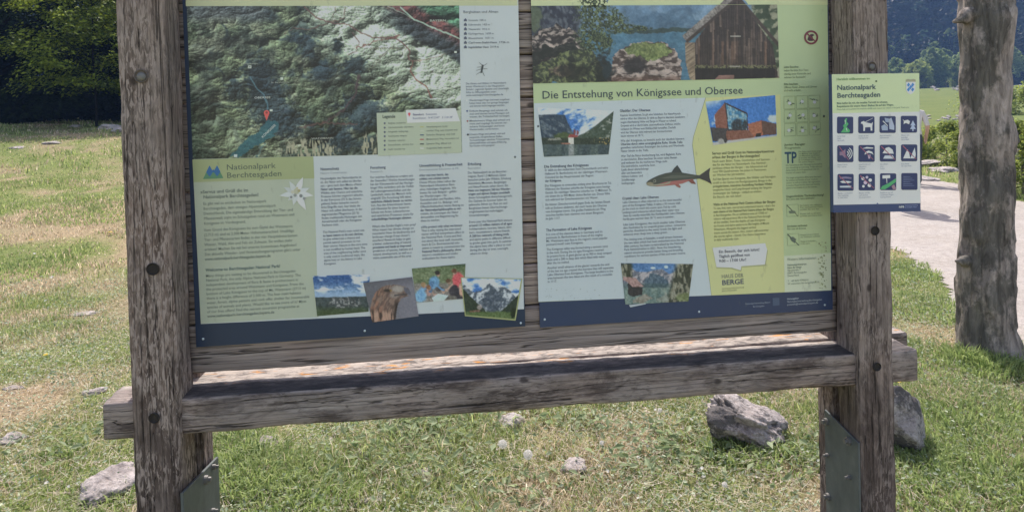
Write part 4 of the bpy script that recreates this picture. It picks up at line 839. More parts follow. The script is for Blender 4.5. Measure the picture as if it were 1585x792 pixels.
B.text('german_text', ['Ein kleiner Gletschervorstoß gegen Ende der letzten Eiszeit', 'teilt an Endseen abdämmt, der noch heute den Obersee', 'vom Königssee trennt. Die großen Felsblöcke am Weg', 'zwischen beiden Seen stammen von einem Bergsturz', 'im Jahr 1117.'], 844, 318.2, 944.5, 5.45, 3.5, T2, False, 4)
label(B, 'column_heading', 'The Formation of Lake Königssee', 845, 358, 916, 4, (66, 74, 92), True, 4)
B.text('english_text', ['It is one of the cleanest lakes in Germany and its', 'peninsula St. Bartholomew in front of the mighty', 'Mt. Watzmann east face is the region\'s most popular', 'postcard motif: Lake Königssee.'], 845, 364.2, 940, 5.2, 3.5, T2, False, 4)
B.text('english_text', ['The Königssee valley was formed along a tectonic zone', 'in the rock. During the ice ages Königssee received', 'its present form. A giant glacier up to 900 m deep scraped', 'basin until a 200 m deep lake which filled with water', 'after the ice melted.'], 846, 387.5, 946, 5.3, 3.5, T2, False, 4)
B.text('english_text', ['Another small advance of the glacier towards the end', 'of the last ice age created the moraine that still separates', 'Lake Obersee from Königssee. The large boulders in the', 'area between the two lakes are the result of a rockslide', 'in 1117.'], 847, 416, 949.5, 5.3, 3.5, T2, False, 4)
label(B, 'column_heading', 'Glasklar: Der Obersee', 959, 173.6, 1006.5, 4, (66, 74, 92), True, 4)
B.text('german_text', ['Kapitale Seeschönheit: So gilt eine Schönheit. Für Naturfreunde', 'wird er öfter den Obersee. Er zählt zu Bayerns klarstem Gewässern', 'wegen Abschattung Höhe und Berge in Wasser so ruhend.', 'Gespeist wird er durch kalte, sauerstoffreiche Zuflüsse, welche', 'verlassen im Winter vom Röthbachfall herstellen. Deshalb', 'wird der Obersee nicht während der Sommermonate', 'kaum wärmer als 18 °C.'], 960, 180.2, 1060, 5.35, 3.4, T2, False, 4)
B.text('german_text', ['Wie der Königssee, so besteht auch der deutlich kleinere', 'Obersee durch seine unvergängliche Ruhe. Große Teile', 'genießen natürlichen Reizungen des Lichts und Wechseln', 'Natur hinein in die Tiefe.'], 960.4, 219.6, 1059, 5.3, 3.4, T2, False, 4, (1,))
B.text('german_text', ['Wer Tief die Natur­beobachtung hat, wird Begleitet, Ruhe', 'zu durchziehen. Bitte beachten Sie unser nahes Besten', 'und verlassen Sie die markierten Wege nicht', 'Die bedrohliche, natürliche Seen.', 'Laufe dieser abwechslungs', 'aller und besonders', 'Höhere Lebens- und', 'Schafferzeige', 'bedingungen.'], 961, 243.3, 1054, 5.25, 3.4, T2, False, 4)
label(B, 'column_heading', 'Crystal clear: Lake Obersee', 963, 309, 1019.5, 3.9, (66, 74, 92), True, 4)
B.text('english_text', ['Lake Obersee is often referred to as the most beautiful', 'part of the Königssee Valley. It takes a 30 minute walk', 'as the track to reach this scenic spot. Fed by cold,', 'underground tributaries which keep their water very', 'clean by nearby waterfalls like Röthbachfall, Lake Obersee', 'hardly gets warmer than 18 °C even in summer.'], 963.5, 314.6, 1059, 5.2, 3.4, T2, False, 4)
B.text('english_text', ['Like Lake Königssee, the much smaller Lake Obersee', 'also fascinates by its unspoilt green colour. Limestone', 'particles dissolved in the water break the light and', 'enhance even deep into a deep green.'], 964.5, 349, 1061, 5.1, 3.4, T2, False, 4)
B.text('english_text', ['The resting area of Saletalm, a small stream between', 'the two lakes which had been embanked since the early', '20th century, has been re-naturalised by the National', 'Park Administration in 2021. Now the meandering', 'natural structures provide better living and breeding', 'conditions for various species of fish and water insects.'], 965.5, 372.2, 1062, 5.2, 3.4, T2, False, 4)
Y2 = (98, 98, 66)
B.text('visit_heading', ['Servus und Grüß Gott im Nationalparkzentrum', '»Haus der Berge« in Berchtesgaden!'], 1102, 239.4, 1198, 6.1, 4, (84, 86, 62), True, 4)
B.text('german_text', ['Noch mehr Bilder, Texte, Geschichten und Spannen-', 'des für die Natur im Nationalpark. Das National-', 'parkhaus »Haus der Berge« – das Infozentrum auf', 'rund 900 Quadratmeter bei jedem in Panoramen', 'ein Wechsel der Jahreszeiten.'], 1102.5, 251.5, 1192, 5.25, 3.4, Y2, False, 4)
B.text('german_text', ['Auf den Spuren von Königssee, Alm Wälder und Felsregion', 'streift in den Garten mit Rundgangspanne. Bringe in die', 'preisgekrönten, intensiven Ausstellung Vertikale Wildnis', 'vergleiche Hand- und Lang-Sinnpad entlang der längsten', 'Strömungen der Gebirge – einfach zu erleben', 'Ein Besuch, der sich lohnt!'], 1103, 279, 1200, 5.5, 3.4, Y2, False, 4, (2,))
label(B, 'visit_heading', 'Visits at the National Park Centre »Haus der Berge«', 1104, 318.2, 1200, 3.8, (84, 86, 62), True, 4)
B.text('english_text', ['To see, feel, hear, marvel and understand nature – that\'s the', 'main theme of the National Park Centre »Haus der Berge«', 'in Berchtesgaden. On an exhibition area of 17000 m²', 'visitors will experience life in the National Park through', 'all the seasons, from the depths of Lake Königssee', 'via forests and alpine pastures to the heights of Mount', 'Watzmann, Alongside the biggest vertical', 'scenic across the season. Also, visitors will encounter', 'the secrets aglow – bound. Our theme experience', 'in daily multimedia style.'], 1104, 324, 1199, 5.42, 3.4, Y2, False, 4, (1,))
B.poly('speech_bubble_shadow', [(1104, 386), (1184, 379), (1188, 388), (1185, 411), (1148, 413.6), (1147, 420), (1132, 416), (1109, 415)], (140, 142, 98), 4)
B.poly('speech_bubble', [(1102.5, 383), (1184, 376), (1187, 386), (1183.5, 409), (1147, 411.6), (1146, 417.8), (1132, 413.8), (1108.5, 413)], (176, 178, 188), 5)
B.text('speech_text', ['Ein Besuch, der sich lohnt!', 'Täglich geöffnet von', '9:00 – 17:00 Uhr!'], 1112, 391.4, 1175, 7.2, 4.3, (70, 72, 84), True, 6)
label(B, 'centre_logo', 'HAUS DER', 1116.5, 430.5, 1150.5, 6, (92, 94, 90), False, 4)
label(B, 'centre_logo', 'BERGE', 1117, 440.8, 1151, 7.6, (66, 72, 90), True, 4)
B.text('centre_logo_text', ['NATIONALPARKZENTRUM', 'BERCHTESGADEN'], 1117, 447.6, 1151, 3.4, 2, (110, 110, 84), False, 4)
GR = (86, 98, 72)
B.text('visitor_note', ['Liebe Besucher,', 'haben Sie bitte Ihre Tiere', 'ständig unter Kontrolle und', 'nehmen Sie Rücksicht!'], 1213, 105.6, 1254, 5.3, 3.2, GR, False, 4, (0,))
B.text('visitor_note', ['Bitte beachten:', 'Offenes Feuer, Zelten und Lärmen', 'sind nicht erlaubt.'], 1213, 132, 1264, 4.9, 3.2, GR, False, 4, (0,))
LG = (112, 126, 86)
for r_ in range(3):
    for c_ in range(3):
        x0, y0 = 1213 + c_ * 19.2 + r_ * .4, 149.5 + r_ * 21 - c_ * .7; x1, y1 = x0 + 17.2, y0 + 19.4
        its = [(leg(a_, b_, .3), LG) for a_, b_ in (((x0, y0), (x1, y0 - .6)), ((x1, y0 - .6), (x1, y1 - .6)), ((x1, y1 - .6), (x0, y1)), ((x0, y1), (x0, y0)))]
        rs = random.Random(r_ * 3 + c_ + 5); cx, cy = (x0 + x1) / 2, (y0 + y1) / 2
        for k in range(6):
            a_ = rs.uniform(0, 6.28); l_ = rs.uniform(2.5, 6); ox, oy = rs.uniform(-4, 4), rs.uniform(-4, 4)
            its.append((leg((cx + ox, cy + oy), (cx + ox + l_ * math.cos(a_), cy + oy + l_ * .6 * math.sin(a_)), rs.uniform(.4, .9)), rs.choice([(80, 92, 74), (104, 114, 96), (70, 82, 76)])))
        its.append((circ(cx + rs.uniform(-2, 2), cy + rs.uniform(-2, 2), 2.6, 9), (182, 188, 172)))
        B.polys('pictogram', its, 4)
def ringp(cx, cy, r0_, r1_, rgb, n=24):
    return [([(cx + r0_ * math.cos(a_), cy + r0_ * math.sin(a_)), (cx + r1_ * math.cos(a_), cy + r1_ * math.sin(a_)), (cx + r1_ * math.cos(b_), cy + r1_ * math.sin(b_)), (cx + r0_ * math.cos(b_), cy + r0_ * math.sin(b_))], rgb) for a_, b_ in zip(np.linspace(0, 6.2832, n + 1), np.linspace(0, 6.2832, n + 1)[1:])]
B.polys('prohibition_sign', [(circ(1255, 58.4, 8.4, 20), (150, 158, 118))] + ringp(1255, 58.4, 8, 11, (100, 40, 52)) + [([(1249, 62), (1251, 56), (1254, 53.5), (1258, 53), (1260, 55), (1257, 57), (1258, 60), (1261, 63), (1256, 64), (1252, 64)], (58, 34, 44)), (leg((1248.5, 52.4), (1261.6, 64.6), 1.3), (100, 40, 52))], 4)
B.text('visitor_note', ['Junior Ranger', 'Programm'], 1214, 225.6, 1246, 5.2, 3.1, GR, False, 4, (0,))
label(B, 'ranger_logo', 'TP', 1214.5, 252.5, 1233, 17, (44, 72, 92), True, 4)
B.text('visitor_note', ['Der Nationalpark bietet Jungen', 'und Mädchen viele Angebote', 'zum Mitmachen und Erleben', 'im Sommer und Winter, auch', 'für Schulklassen und Gruppen', 'mit unseren Rangern.'], 1235.5, 236, 1271.5, 3.2, 2.2, (96, 108, 82), False, 4)
B.text('visitor_note', ['Die Teilnahme an allen Führungen ist kostenfrei,', 'eine Anmeldung ist nicht nötig. Treffpunkte und', 'Zeiten finden Sie im Programmheft oder im', 'Internet auf unserer Seite.', '', 'The ranger programme offers many free tours', 'for children and families all year round, in', 'summer as well as in winter. No registration', 'is needed. Please find the times and meeting', 'points in our booklet or on the internet.'], 1216, 257, 1272.5, 3.9, 2.4, (96, 108, 82), False, 4)
B.text('visitor_note', ['Ungewöhnliche Tierbeobachtung?', 'Do you see rare animals?'], 1216.5, 305.5, 1275, 4.2, 3, GR, False, 4, (0,))
for x0, y0, mk in ((1217, 317, [(leg((1217.5, 317.5), (1235, 334.5), .6), (62, 72, 66)), ([(1220, 327), (1224, 325.6), (1229, 326), (1232, 329), (1228, 330), (1222, 330.4)], (92, 104, 86))]), (1218, 362, [(leg((1218.6, 362.5), (1236.4, 379.5), .8), (58, 68, 66)), ([(1222, 368), (1227, 366), (1232, 370), (1230, 376), (1225, 373)], (78, 90, 80))])):
    B.polys('crossed_out_symbol', [(leg(a_, b_, .3), LG) for a_, b_ in (((x0, y0), (x0 + 18, y0 - 1)), ((x0 + 18, y0 - 1), (x0 + 18.6, y0 + 17)), ((x0 + 18.6, y0 + 17), (x0 + .6, y0 + 18)), ((x0 + .6, y0 + 18), (x0, y0)))] + mk, 4)
B.text('visitor_note', ['Sie haben ein seltenes', 'Tier beobachtet? Dann', 'melden Sie uns das', '', 'Please tell us all rare', 'animals you have seen.'], 1237.5, 319, 1273, 3.3, 2.3, (96, 108, 82), False, 4)
B.text('visitor_note', ['Drohnen verboten', 'No use of drones'], 1218, 351.5, 1249, 4.2, 3, GR, False, 4, (0,))
B.text('visitor_note', ['Fliegen ist zum Schutz', 'der Wildtiere verboten', '', 'Flying is forbidden', 'in the park.'], 1238.5, 364.5, 1269, 3.4, 2.3, (96, 108, 82), False, 4)
B.text('address_heading', ['Weitere Informationen'], 1218, 403.2, 1263, 1, 4.2, (104, 114, 98), False, 4)
B.text('address_text', ['Nationalparkzentrum', 'Haus der Berge', 'Hanielstraße 7', '83471 Berchtesgaden', 'Deutschland', '', 'T:  +49 8652 979060-0', 'W: www.haus-der-berge.bayern.de'], 1218.3, 411.3, 1267, 4.15, 3, (100, 110, 94), False, 4, (0, 1))
B.poly('footer_emblem', [(1195.5, 461), (1206, 460.4), (1206.5, 472), (1196, 473)], (58, 72, 96), 2)
B.text('footer_text', ['Nationalparkverwaltung Bayern', '              Berchtesgaden'], 1153.5, 471, 1192, 5, 2.4, (120, 128, 140), False, 2)
B.text('footer_text', ['Herausgeber:', 'Nationalparkverwaltung Berchtesgaden', 'poststelle@nationalpark.bayern.de'], 1218, 463.5, 1272, 4.4, 2.6, (136, 144, 152), False, 2, (0,))
rs = random.Random(3); its = []
for k in range(60):     # moss and dirt specks on the lower right of the sheet
    cx = rs.gauss(1272, 4); cy = rs.uniform(372, 446); r_ = rs.uniform(.4, 1.5)
    if cx < 1284: its.append((circ(cx, cy, r_, 6), rs.choice([(126, 132, 92), (112, 116, 80), (134, 140, 106)])))
for k in range(26):
    cx = rs.uniform(842, 930); cy = rs.uniform(446, 464); its.append((circ(cx, cy, rs.uniform(.4, 1.2), 6), (142, 150, 150)))
B.polys('dirt_specks', its, 5)
for u, v, c_ in ((1275, 180, (50, 60, 56)), (843, 494, (150, 160, 165)), (1082, 482, (150, 160, 165)), (1276.5, 471.5, (130, 140, 150)), (833, 195.5, (80, 86, 90)), (806, 243, (90, 98, 100))):
    if u != 806: screw(B, u, v, rgb=c_)

# ------------------------------------------------------------------ small rules sign on the right post
sgn = empty('rules_sign', (1.37, -.135, 1.48))
tag(sgn, 'small square-cornered sign of twelve navy pictograms headed Nationalpark Berchtesgaden on the right post', 'rules sign')
S_ = Board(sgn, -.140)
q = [S_.p(*uv) for uv in ((1287, 115), (1423, 113), (1425, 327), (1290, 329))]
slab(sgn, 'backing_sheet', q, -.140, -.1245, (40, 54, 92))
S_.poly('green_field', [(1287.3, 115.3), (1422.7, 113.3), (1423.3, 173), (1288.5, 175.5)], (162, 178, 132))
S_.poly('white_field', [(1288.5, 175.5), (1423.3, 173), (1424.6, 314.4), (1290, 317)], (176, 180, 187))
label(S_, 'sign_greeting', 'Herzlich willkommen im', 1294.5, 124.6, 1346, 3.6, (92, 120, 76), True, 3)
S_.text('sign_heading', ['Nationalpark', 'Berchtesgaden'], 1295, 139.6, 1362, 12.2, 7.6, (56, 76, 84), True, 3)
S_.text('sign_note', ['Bitte helfen Sie mit, die sensible Tierwelt zu schonen.', 'Respektieren Sie unsere Natur! Bleiben Sie auf den Wegen.'], 1295, 161.5, 1383, 4.8, 3, (78, 98, 84), True, 3)
label(S_, 'sign_note', 'Please help us to protect the sensitive wildlife and respect our nature in the park. Thank you.', 1295, 170.6, 1407, 2.3, (96, 114, 96), False, 3)
# state arms: shield of blue and white lozenges under a brown crown
sh_ = []
sh_.append(([(1402, 126), (1416.5, 125.5), (1416.5, 139), (1413, 144), (1409, 146.5), (1405, 144.5), (1402, 140)], (186, 190, 196)))
for i in range(-1, 5):
    for j in range(-1, 6):
        if (i + j) % 2: continue
        cx, cy = 1402.6 + i * 3.2, 128 + j * 3.6
        lo = [(cx, cy - 3.4), (cx + 2.6, cy - .6), (cx, cy + 3.4), (cx - 2.6, cy + .6)]
        if 1403.8 < cx < 1415 and 129 < cy < 142: sh_.append((lo, (44, 108, 164)))
sh_.append(([(1401.6, 127), (1402, 123.6), (1405, 122.6), (1409.2, 123.4), (1413, 122.6), (1416.6, 123.4), (1416.8, 126.8)], (132, 128, 100)))
S_.polys('state_arms', sh_, 3)
IC = (34, 44, 84); WH = (176, 182, 190); GN = (52, 138, 84); MG = (132, 70, 92)
its = []; its2 = []
capt = [['Auf den Wegen', 'bleiben', 'Stay on paths'], ['Hunde an die Leine', 'Keep dogs leashed'], ['Natur nicht verändern', 'Leave nature as is'], ['Wildtiere nicht', 'beunruhigen', 'Do not disturb'], ['Kein Lärm', 'No noise'], ['Keine Drohnen und', 'Gleitschirme', 'No drones'], ['Zelten und Biwakieren', 'verboten', 'No camping'], ['Kein Feuer', 'No open fires'], ['Baden verboten', 'No bathing', 'in the lake'], ['Pflanzen und Pilze', 'nicht sammeln', 'Do not pick plants'], ['Radfahren nur auf', 'markierten Wegen', 'Cycling limited'], []]
for k in range(12):
    its = []; its2 = []
    c_, r_ = k % 4, k // 4
    x0 = 1295.3 + c_ * 32.9 + r_ * .35; y0 = 180.8 + r_ * 44.2 - c_ * .45; s = 25
    its.append(([(x0 + 1.5, y0), (x0 + s - 1.5, y0), (x0 + s, y0 + 1.5), (x0 + s, y0 + s - .5), (x0 + s - 1.5, y0 + s + 1), (x0 + 1.5, y0 + s + 1), (x0, y0 + s - .5), (x0, y0 + 1.5)], IC))
    P_ = lambda *pts: [(x0 + a_ * s, y0 + b_ * s) for a_, b_ in pts]
    LN = lambda a_, b_, w_=.8: leg((x0 + a_[0] * s, y0 + a_[1] * s), (x0 + b_[0] * s, y0 + b_[1] * s), w_)
    if k == 0: its2 += [(P_((.22, .98), (.42, .7), (.36, .55), (.5, .4), (.44, .25), (.52, .1), (.62, .1), (.58, .3), (.7, .45), (.58, .62), (.8, .85), (.74, .98)), GN), (LN((.5, .2), (.5, .45), .5), WH), (LN((.56, .7), (.62, .9), .5), WH)]
    if k == 1: its2 += [(P_((.18, .34), (.34, .28), (.42, .36), (.8, .44), (.9, .34), (.86, .6), (.86, .88), (.76, .88), (.74, .66), (.42, .68), (.4, .9), (.3, .9), (.3, .6), (.26, .46), (.14, .44)), WH), (LN((.4, .36), (.9, .1), .4), WH)]
    if k == 2: its2 += [(P_((.3, .1), (.6, .16), (.56, .4), (.36, .36)), (120, 132, 156)), (P_((.56, .2), (.72, .1), (.9, .6), (.9, .86), (.6, .8)), (140, 148, 168)), (P_((.1, .62), (.3, .5), (.5, .66), (.5, .88), (.14, .88)), (126, 138, 160)), (LN((.2, .3), (.5, .6)), WH)]
    if k == 3: its2 += [(P_((.1, .2), (.2, .3), (.42, .24), (.56, .34), (.5, .52), (.3, .44), (.16, .52), (.18, .34)), WH), (P_((.74, .28), (.9, .6), (.8, .6), (.92, .82), (.78, .82), (.78, .94), (.7, .94), (.7, .82), (.56, .82), (.68, .6), (.58, .6)), (140, 152, 178))]
    if k == 4: its2 += [(P_((.14, .4), (.3, .4), (.5, .22), (.5, .8), (.3, .62), (.14, .62)), (118, 92, 116))] + [([(x0 + s * .52 + q_ * math.cos(t), y0 + s * .5 + q_ * math.sin(t)) for t in np.linspace(-1, 1, 7)] + [(x0 + s * .52 + (q_ - 1.3) * math.cos(t), y0 + s * .5 + (q_ - 1.3) * math.sin(t)) for t in np.linspace(1, -1, 7)], WH) for q_ in (4.5, 7.5, 10.5)] + [(LN((.12, .08), (.7, .92), .6), MG)]
    if k == 5: its2 += [(P_((.2, .22), (.5, .12), (.9, .16), (.9, .22), (.5, .22)), WH), (P_((.36, .6), (.42, .42), (.62, .34), (.84, .42), (.92, .6), (.8, .52), (.62, .48), (.46, .54)), WH), (P_((.56, .6), (.74, .6), (.7, .84), (.6, .84)), (150, 130, 150)), (LN((.1, .1), (.9, .9), .7), MG)]
    if k == 6: its2 += [(P_((.16, .52), (.36, .2), (.56, .14), (.78, .3), (.86, .56)), WH), (P_((.2, .86), (.3, .66), (.8, .66), (.9, .86)), (160, 166, 182)), (LN((.08, .1), (.94, .92), .8), MG)]
    if k == 7: its2 += [(P_((.12, .86), (.3, .46), (.4, .3), (.5, .56), (.56, .86)), WH), (P_((.56, .86), (.74, .4), (.84, .2), (.9, .6), (.86, .86)), (166, 170, 184)), (LN((.1, .08), (.92, .9), .8), MG)]
    if k == 8: its2 += [(P_((.14, .2), (.5, .16), (.86, .22), (.86, .3), (.5, .28), (.14, .3)), (110, 100, 130)), (P_((.14, .48), (.3, .42), (.7, .44), (.88, .5), (.7, .56), (.3, .56)), WH), (P_((.14, .74), (.84, .72), (.84, .84), (.14, .84)), (160, 166, 182)), (LN((.08, .1), (.94, .9), .7), MG)]
    if k == 9: its2 += [(circ(x0 + s * a_, y0 + s * b_, r2, 8), c2) for a_, b_, r2, c2 in ((.25, .3, 2.6, WH), (.5, .22, 2.2, (160, 150, 170)), (.7, .4, 2.8, WH), (.4, .55, 3, (168, 150, 168)), (.65, .72, 3, WH), (.28, .78, 2.2, WH))] + [(LN((.08, .12), (.94, .9), .8), MG)]
    if k == 10: its2 += [(P_((.0, .98), (.14, .78), (.5, .62), (.98, .3), (.98, .52), (.6, .8), (.3, .99)), GN), (P_((.14, .12), (.62, .1), (.62, .3), (.14, .32)), WH), (LN((.4, .3), (.42, .6), .7), WH), (P_((.7, .8), (.86, .68), (.98, .92), (.98, .99), (.8, .99)), (132, 100, 116))]
    if k == 11:
        for j in range(6): its2.append((LN((.12, .22 + j * .11), (.55 + .25 * ((j * 7) % 3) / 2, .22 + j * .11), .3), (104, 116, 150)))
    tile = S_.polys('pictogram', its, 3); sy = S_.polys('symbol', its2, 4); sy.parent = tile; sy.matrix_parent_inverse = Matrix.Identity(4)
    if capt[k]: S_.text('caption', capt[k], x0 + .4, y0 + s + 6.2, x0 + (13 + 2.6 * (k % 3 + (r_ == 2) * 2)), 3.3, 2.1, (110, 116, 132), False, 3)
S_.text('footer_text', ['Nationalparkverwaltung', 'Berchtesgaden, Bayern'], 1400, 318.8, 1420, 2.9, 2, (120, 130, 168), False, 3)
label(S_, 'footer_text', 'NPB', 1391, 321.8, 1399, 3.2, (170, 176, 190), True, 3)
screw(S_, 1356, 126, .003, (60, 84, 60)); screw(S_, 1358, 315.5, .003, (70, 84, 120))
# ------------------------------------------------------------------ stones and boulders
def rockmat(nm, stain, dk):
    M_rock = mat(nm, .92, spec=.2)
    vr = coords(M_rock, (1, 1, 1)); r1 = noise(M_rock, vr, 9, 7, .7, .4); r2 = noise(M_rock, vr, 55, 5, .7); r3 = noise(M_rock, vr, 4.5, 6, .75)
    cr = ramp(M_rock, r1, [(.28, (.22, .19, .185)), (.46, (.40, .36, .345)), (.62, (.53, .485, .47)), (.8, (.62, .58, .56))])
    cr = mixc(M_rock, 1., cr, ramp(M_rock, r2, [(.32, gray(.55)), (.5, gray(.95)), (.62, gray(1.08))]), 'MULTIPLY')
    cr = mixc(M_rock, ramp(M_rock, r3, [(stain, gray(0)), (stain + .07, gray(.85))]), cr, dk)
    L(M_rock, cr, P(M_rock).inputs['Base Color']); L(M_rock, bump(M_rock, r2, .8, .008, bump(M_rock, r1, 1., .03)), P(M_rock).inputs['Normal'])
    return M_rock
M_rock = rockmat('limestone', .56, (.16, .15, .13)); M_bould = rockmat('stained_limestone', .49, (.07, .066, .066))
def rock_mesh(name, sx, sy, sz, seed, sub=4, rough=1.):
    bm = bmesh.new(); bmesh.ops.create_icosphere(bm, subdivisions=sub, radius=1)
    rs_ = random.Random(seed); planes = []
    for _ in range(11):
        d = Vector((rs_.gauss(0, 1), rs_.gauss(0, 1), rs_.gauss(0, .8))).normalized(); planes.append((d, rs_.uniform(.62, .9)))
    for v_ in bm.verts:
        p = v_.co.copy()
        for d, k in planes:
            t = p.dot(d)
            if t > k: p -= d * (t - k) * .9
        n = mnoise.noise(p * 1.6 + Vector((seed, 0, 0))) * .22 + mnoise.noise(p * 4.5 + Vector((0, seed, 0))) * .09 + mnoise.noise(p * 11 + Vector((0, seed, 3))) * .06
        p *= 1 + n * rough
        v_.co = Vector((p.x * sx, p.y * sy, p.z * sz))
    me = bpy.data.meshes.new(name); bm.to_mesh(me); bm.free()
    for p in me.polygons: p.use_smooth = True
    me.materials.append(M_rock); return me
def rock(name, uv, wpx, hpx, seed, label, depth=None, group=None, sink=.3, rot=0, me=None, cat='stone', flat=False):
    """uv = seen centre of the foot; wpx x hpx = seen size"""
    g_ = ground_at(*uv); dz = (RW.T @ (g_ - CAM))[2]; m_ = dz / F
    sx = wpx * m_ / 2; sz = hpx * m_ / 2
    if flat: depth = max(.35 * sx, hpx * .36 * dz * dz / (F * 1.6)); sz = min(sz * .62, sx * .55)
    if me is None: me = rock_mesh(name, 1, 1, 1, seed, 5 if wpx > 60 else 4, 1.8 if seed == 5 else (.6 if seed == 14 else 1.2))
    o = bpy.data.objects.new(name, me); COL.objects.link(o)
    o.scale = (sx * 1.08, (depth or sx * .85), sz * 1.1); o.location = (g_[0], g_[1] + (depth or sx * .85) * (.9 if flat else .6), g_[2] + sz * (1 - sink * 2) * .9); o.rotation_euler = (0, 0, rot)
    return tag(o, label, cat, group)
bo = rock('boulder', (1174, 692), 146, 64, 5, 'large jagged grey boulder lying in the grass below the right half of the ledge beam', depth=.16, sink=.12, cat='boulder'); bo.rotation_euler = (0, .42, 0); bo.data.materials[0] = M_bould
bo = rock('boulder', (1402, 704), 108, 112, 14, 'rounded pale grey boulder standing upright just right of the right post', depth=.17, sink=.08, cat='boulder'); bo.data.materials[0] = M_bould
G_ST = 'small pale stones in the meadow'
for i, (u, v, a_, b_, lb_) in enumerate((
    (143, 784, 76, 96, 'large flat pale stone beside the foot of the left post'),
    (128, 489, 36, 9, 'thin whitish flat stone lying in the meadow left of the left post'),
    (12, 688, 42, 22, 'pale flat stone at the left edge of the meadow'),
    (143, 612, 34, 14, 'pale stone sunk in dry grass left of the beam end'),
    (15, 604, 30, 8, 'flat white stone in the dry patch near the left edge'),
    (410, 700, 34, 32, 'pinkish rounded stone below the left part of the ledge beam'),
    (893, 742, 44, 40, 'pale pitted stone standing in the grass below the middle of the board'),
    (796, 668, 44, 34, 'knobbly white stone just below the beam near the dandelion clocks'),
    (656, 752, 26, 34, 'small pinkish stone half hidden by grass'),
    (716, 786, 46, 16, 'flat pinkish stone at the bottom edge of the picture'),
    (846, 788, 30, 22, 'small white stone at the bottom below the pitted stone'),
    (570, 780, 44, 14, 'low brownish stone near the bottom centre left'),
    (556, 714, 28, 22, 'small grey stone among broad leaves'),
    (608, 668, 18, 10, 'tiny pale stone right under the beam'))):
    rock('stone', (u, v), a_, b_, 30 + i, lb_, group=G_ST, sink=.34 if b_ > 15 else .38, rot=.3 * math.sin(i * 2.3), flat=True)
rock('stone', (166, 201), 30, 12, 60, 'larger pale rock at the far edge of the meadow beside the left post', sink=.2, depth=.4)
rock('stone', (180, 205), 16, 10, 62, 'small rock touching the post edge at the far end of the meadow', sink=.2, depth=.3)
rock('stone', (75, 223), 24, 5, 63, 'low dark flat stone in the far left meadow', sink=.3, depth=.3)
rock('stone', (22, 231), 18, 5, 64, 'low grey stone near the far left picture edge', sink=.3, depth=.3)
rock('stone', (112, 197), 16, 5, 65, 'small dark mound stone before the dark trees', sink=.3, depth=.3)
# slabs by the path, and rows of stones across the far meadow
for i, (u, v, a_, b_, d_, lb_) in enumerate((
    (1452, 257, 54, 11, .35, 'flat grey slab behind the path beside the rules sign'),
    (1472, 266, 44, 10, .3, 'dark undercut slab nearer the trunk post'),
    (1462, 268, 24, 5, .25, 'small white slab in the grass strip beyond the path'),
    (1440, 281, 46, 9, .4, 'long pale slab at the far edge of the gravel path'),
    (1431, 243, 26, 8, .3, 'grey slab touching the edge of the rules sign'),
    (1574, 250, 34, 30, .5, 'pale pinkish rock between the trunk post and the right picture edge'))):
    rock('rock_slab', (u, v), a_, b_, 70 + i, lb_, depth=d_, sink=.2, group='slabs beside the path', cat='rock')
rme = [rock_mesh('field_stone', 1, 1, 1, 90 + i, 3) for i in range(4)]
rs = random.Random(4)
def far_stones(n, u0, u1, v0, v1, w0, w1, lb_, grp):
    for i in range(n):
        u = rs.uniform(u0, u1); v = rs.uniform(v0, v1); wp = rs.uniform(w0, w1)
        rock('field_stone', (u, v), wp, wp * rs.uniform(.3, .55), 0, lb_, me=rme[i % 4], group=grp, sink=.15, depth=None, cat='stone')
far_stones(26, 1424, 1492, 130, 141, 4, 10, 'small grey stone in the loose row before the far trees', 'row of grey stones before the far trees')
far_stones(12, 1560, 1600, 132, 150, 4, 10, 'small grey stone right of the trunk post, before the far trees', 'grey stones right of the trunk post')
far_stones(22, 1424, 1492, 180, 189, 3, 8, 'small grey stone in the nearer row across the meadow', 'nearer row of stones across the meadow')

# ------------------------------------------------------------------ leaves
def leaf_cloud(centers, normals, size, seed, lo, hi, asp=.62, fold=.25):
    """rhombic folded leaves: returns V, fn, loops, col"""
    rg = np.random.default_rng(seed); n = len(centers)
    nr_ = normals + rg.normal(0, .35, (n, 3)); nr_ /= np.linalg.norm(nr_, axis=1)[:, None] + 1e-9
    t = rg.normal(0, 1, (n, 3)); t -= nr_ * (t * nr_).sum(1)[:, None]; t /= np.linalg.norm(t, axis=1)[:, None] + 1e-9
    b = np.cross(nr_, t); s = size * rg.uniform(.6, 1.3, n)[:, None]
    p0 = centers - t * s * .5; p1 = centers + b * s * asp * .5 + nr_ * s * fold * .4; p2 = centers + t * s * .55; p3 = centers - b * s * asp * .5 + nr_ * s * fold * .4
    V = np.stack([p0, p1, p2, p3], 1).reshape(-1, 3); i = np.arange(n)[:, None] * 4
    loops = (i + np.array([[0, 1, 2, 0, 2, 3]])).ravel(); fn_ = np.full(n * 2, 3)
    c_ = np.array(lo)[None] + (np.array(hi) - np.array(lo))[None] * rg.uniform(0, 1, (n, 1)); c_ *= rg.uniform(.8, 1.2, (n, 1))
    return V, fn_, loops, np.repeat(c_, 4, 0)
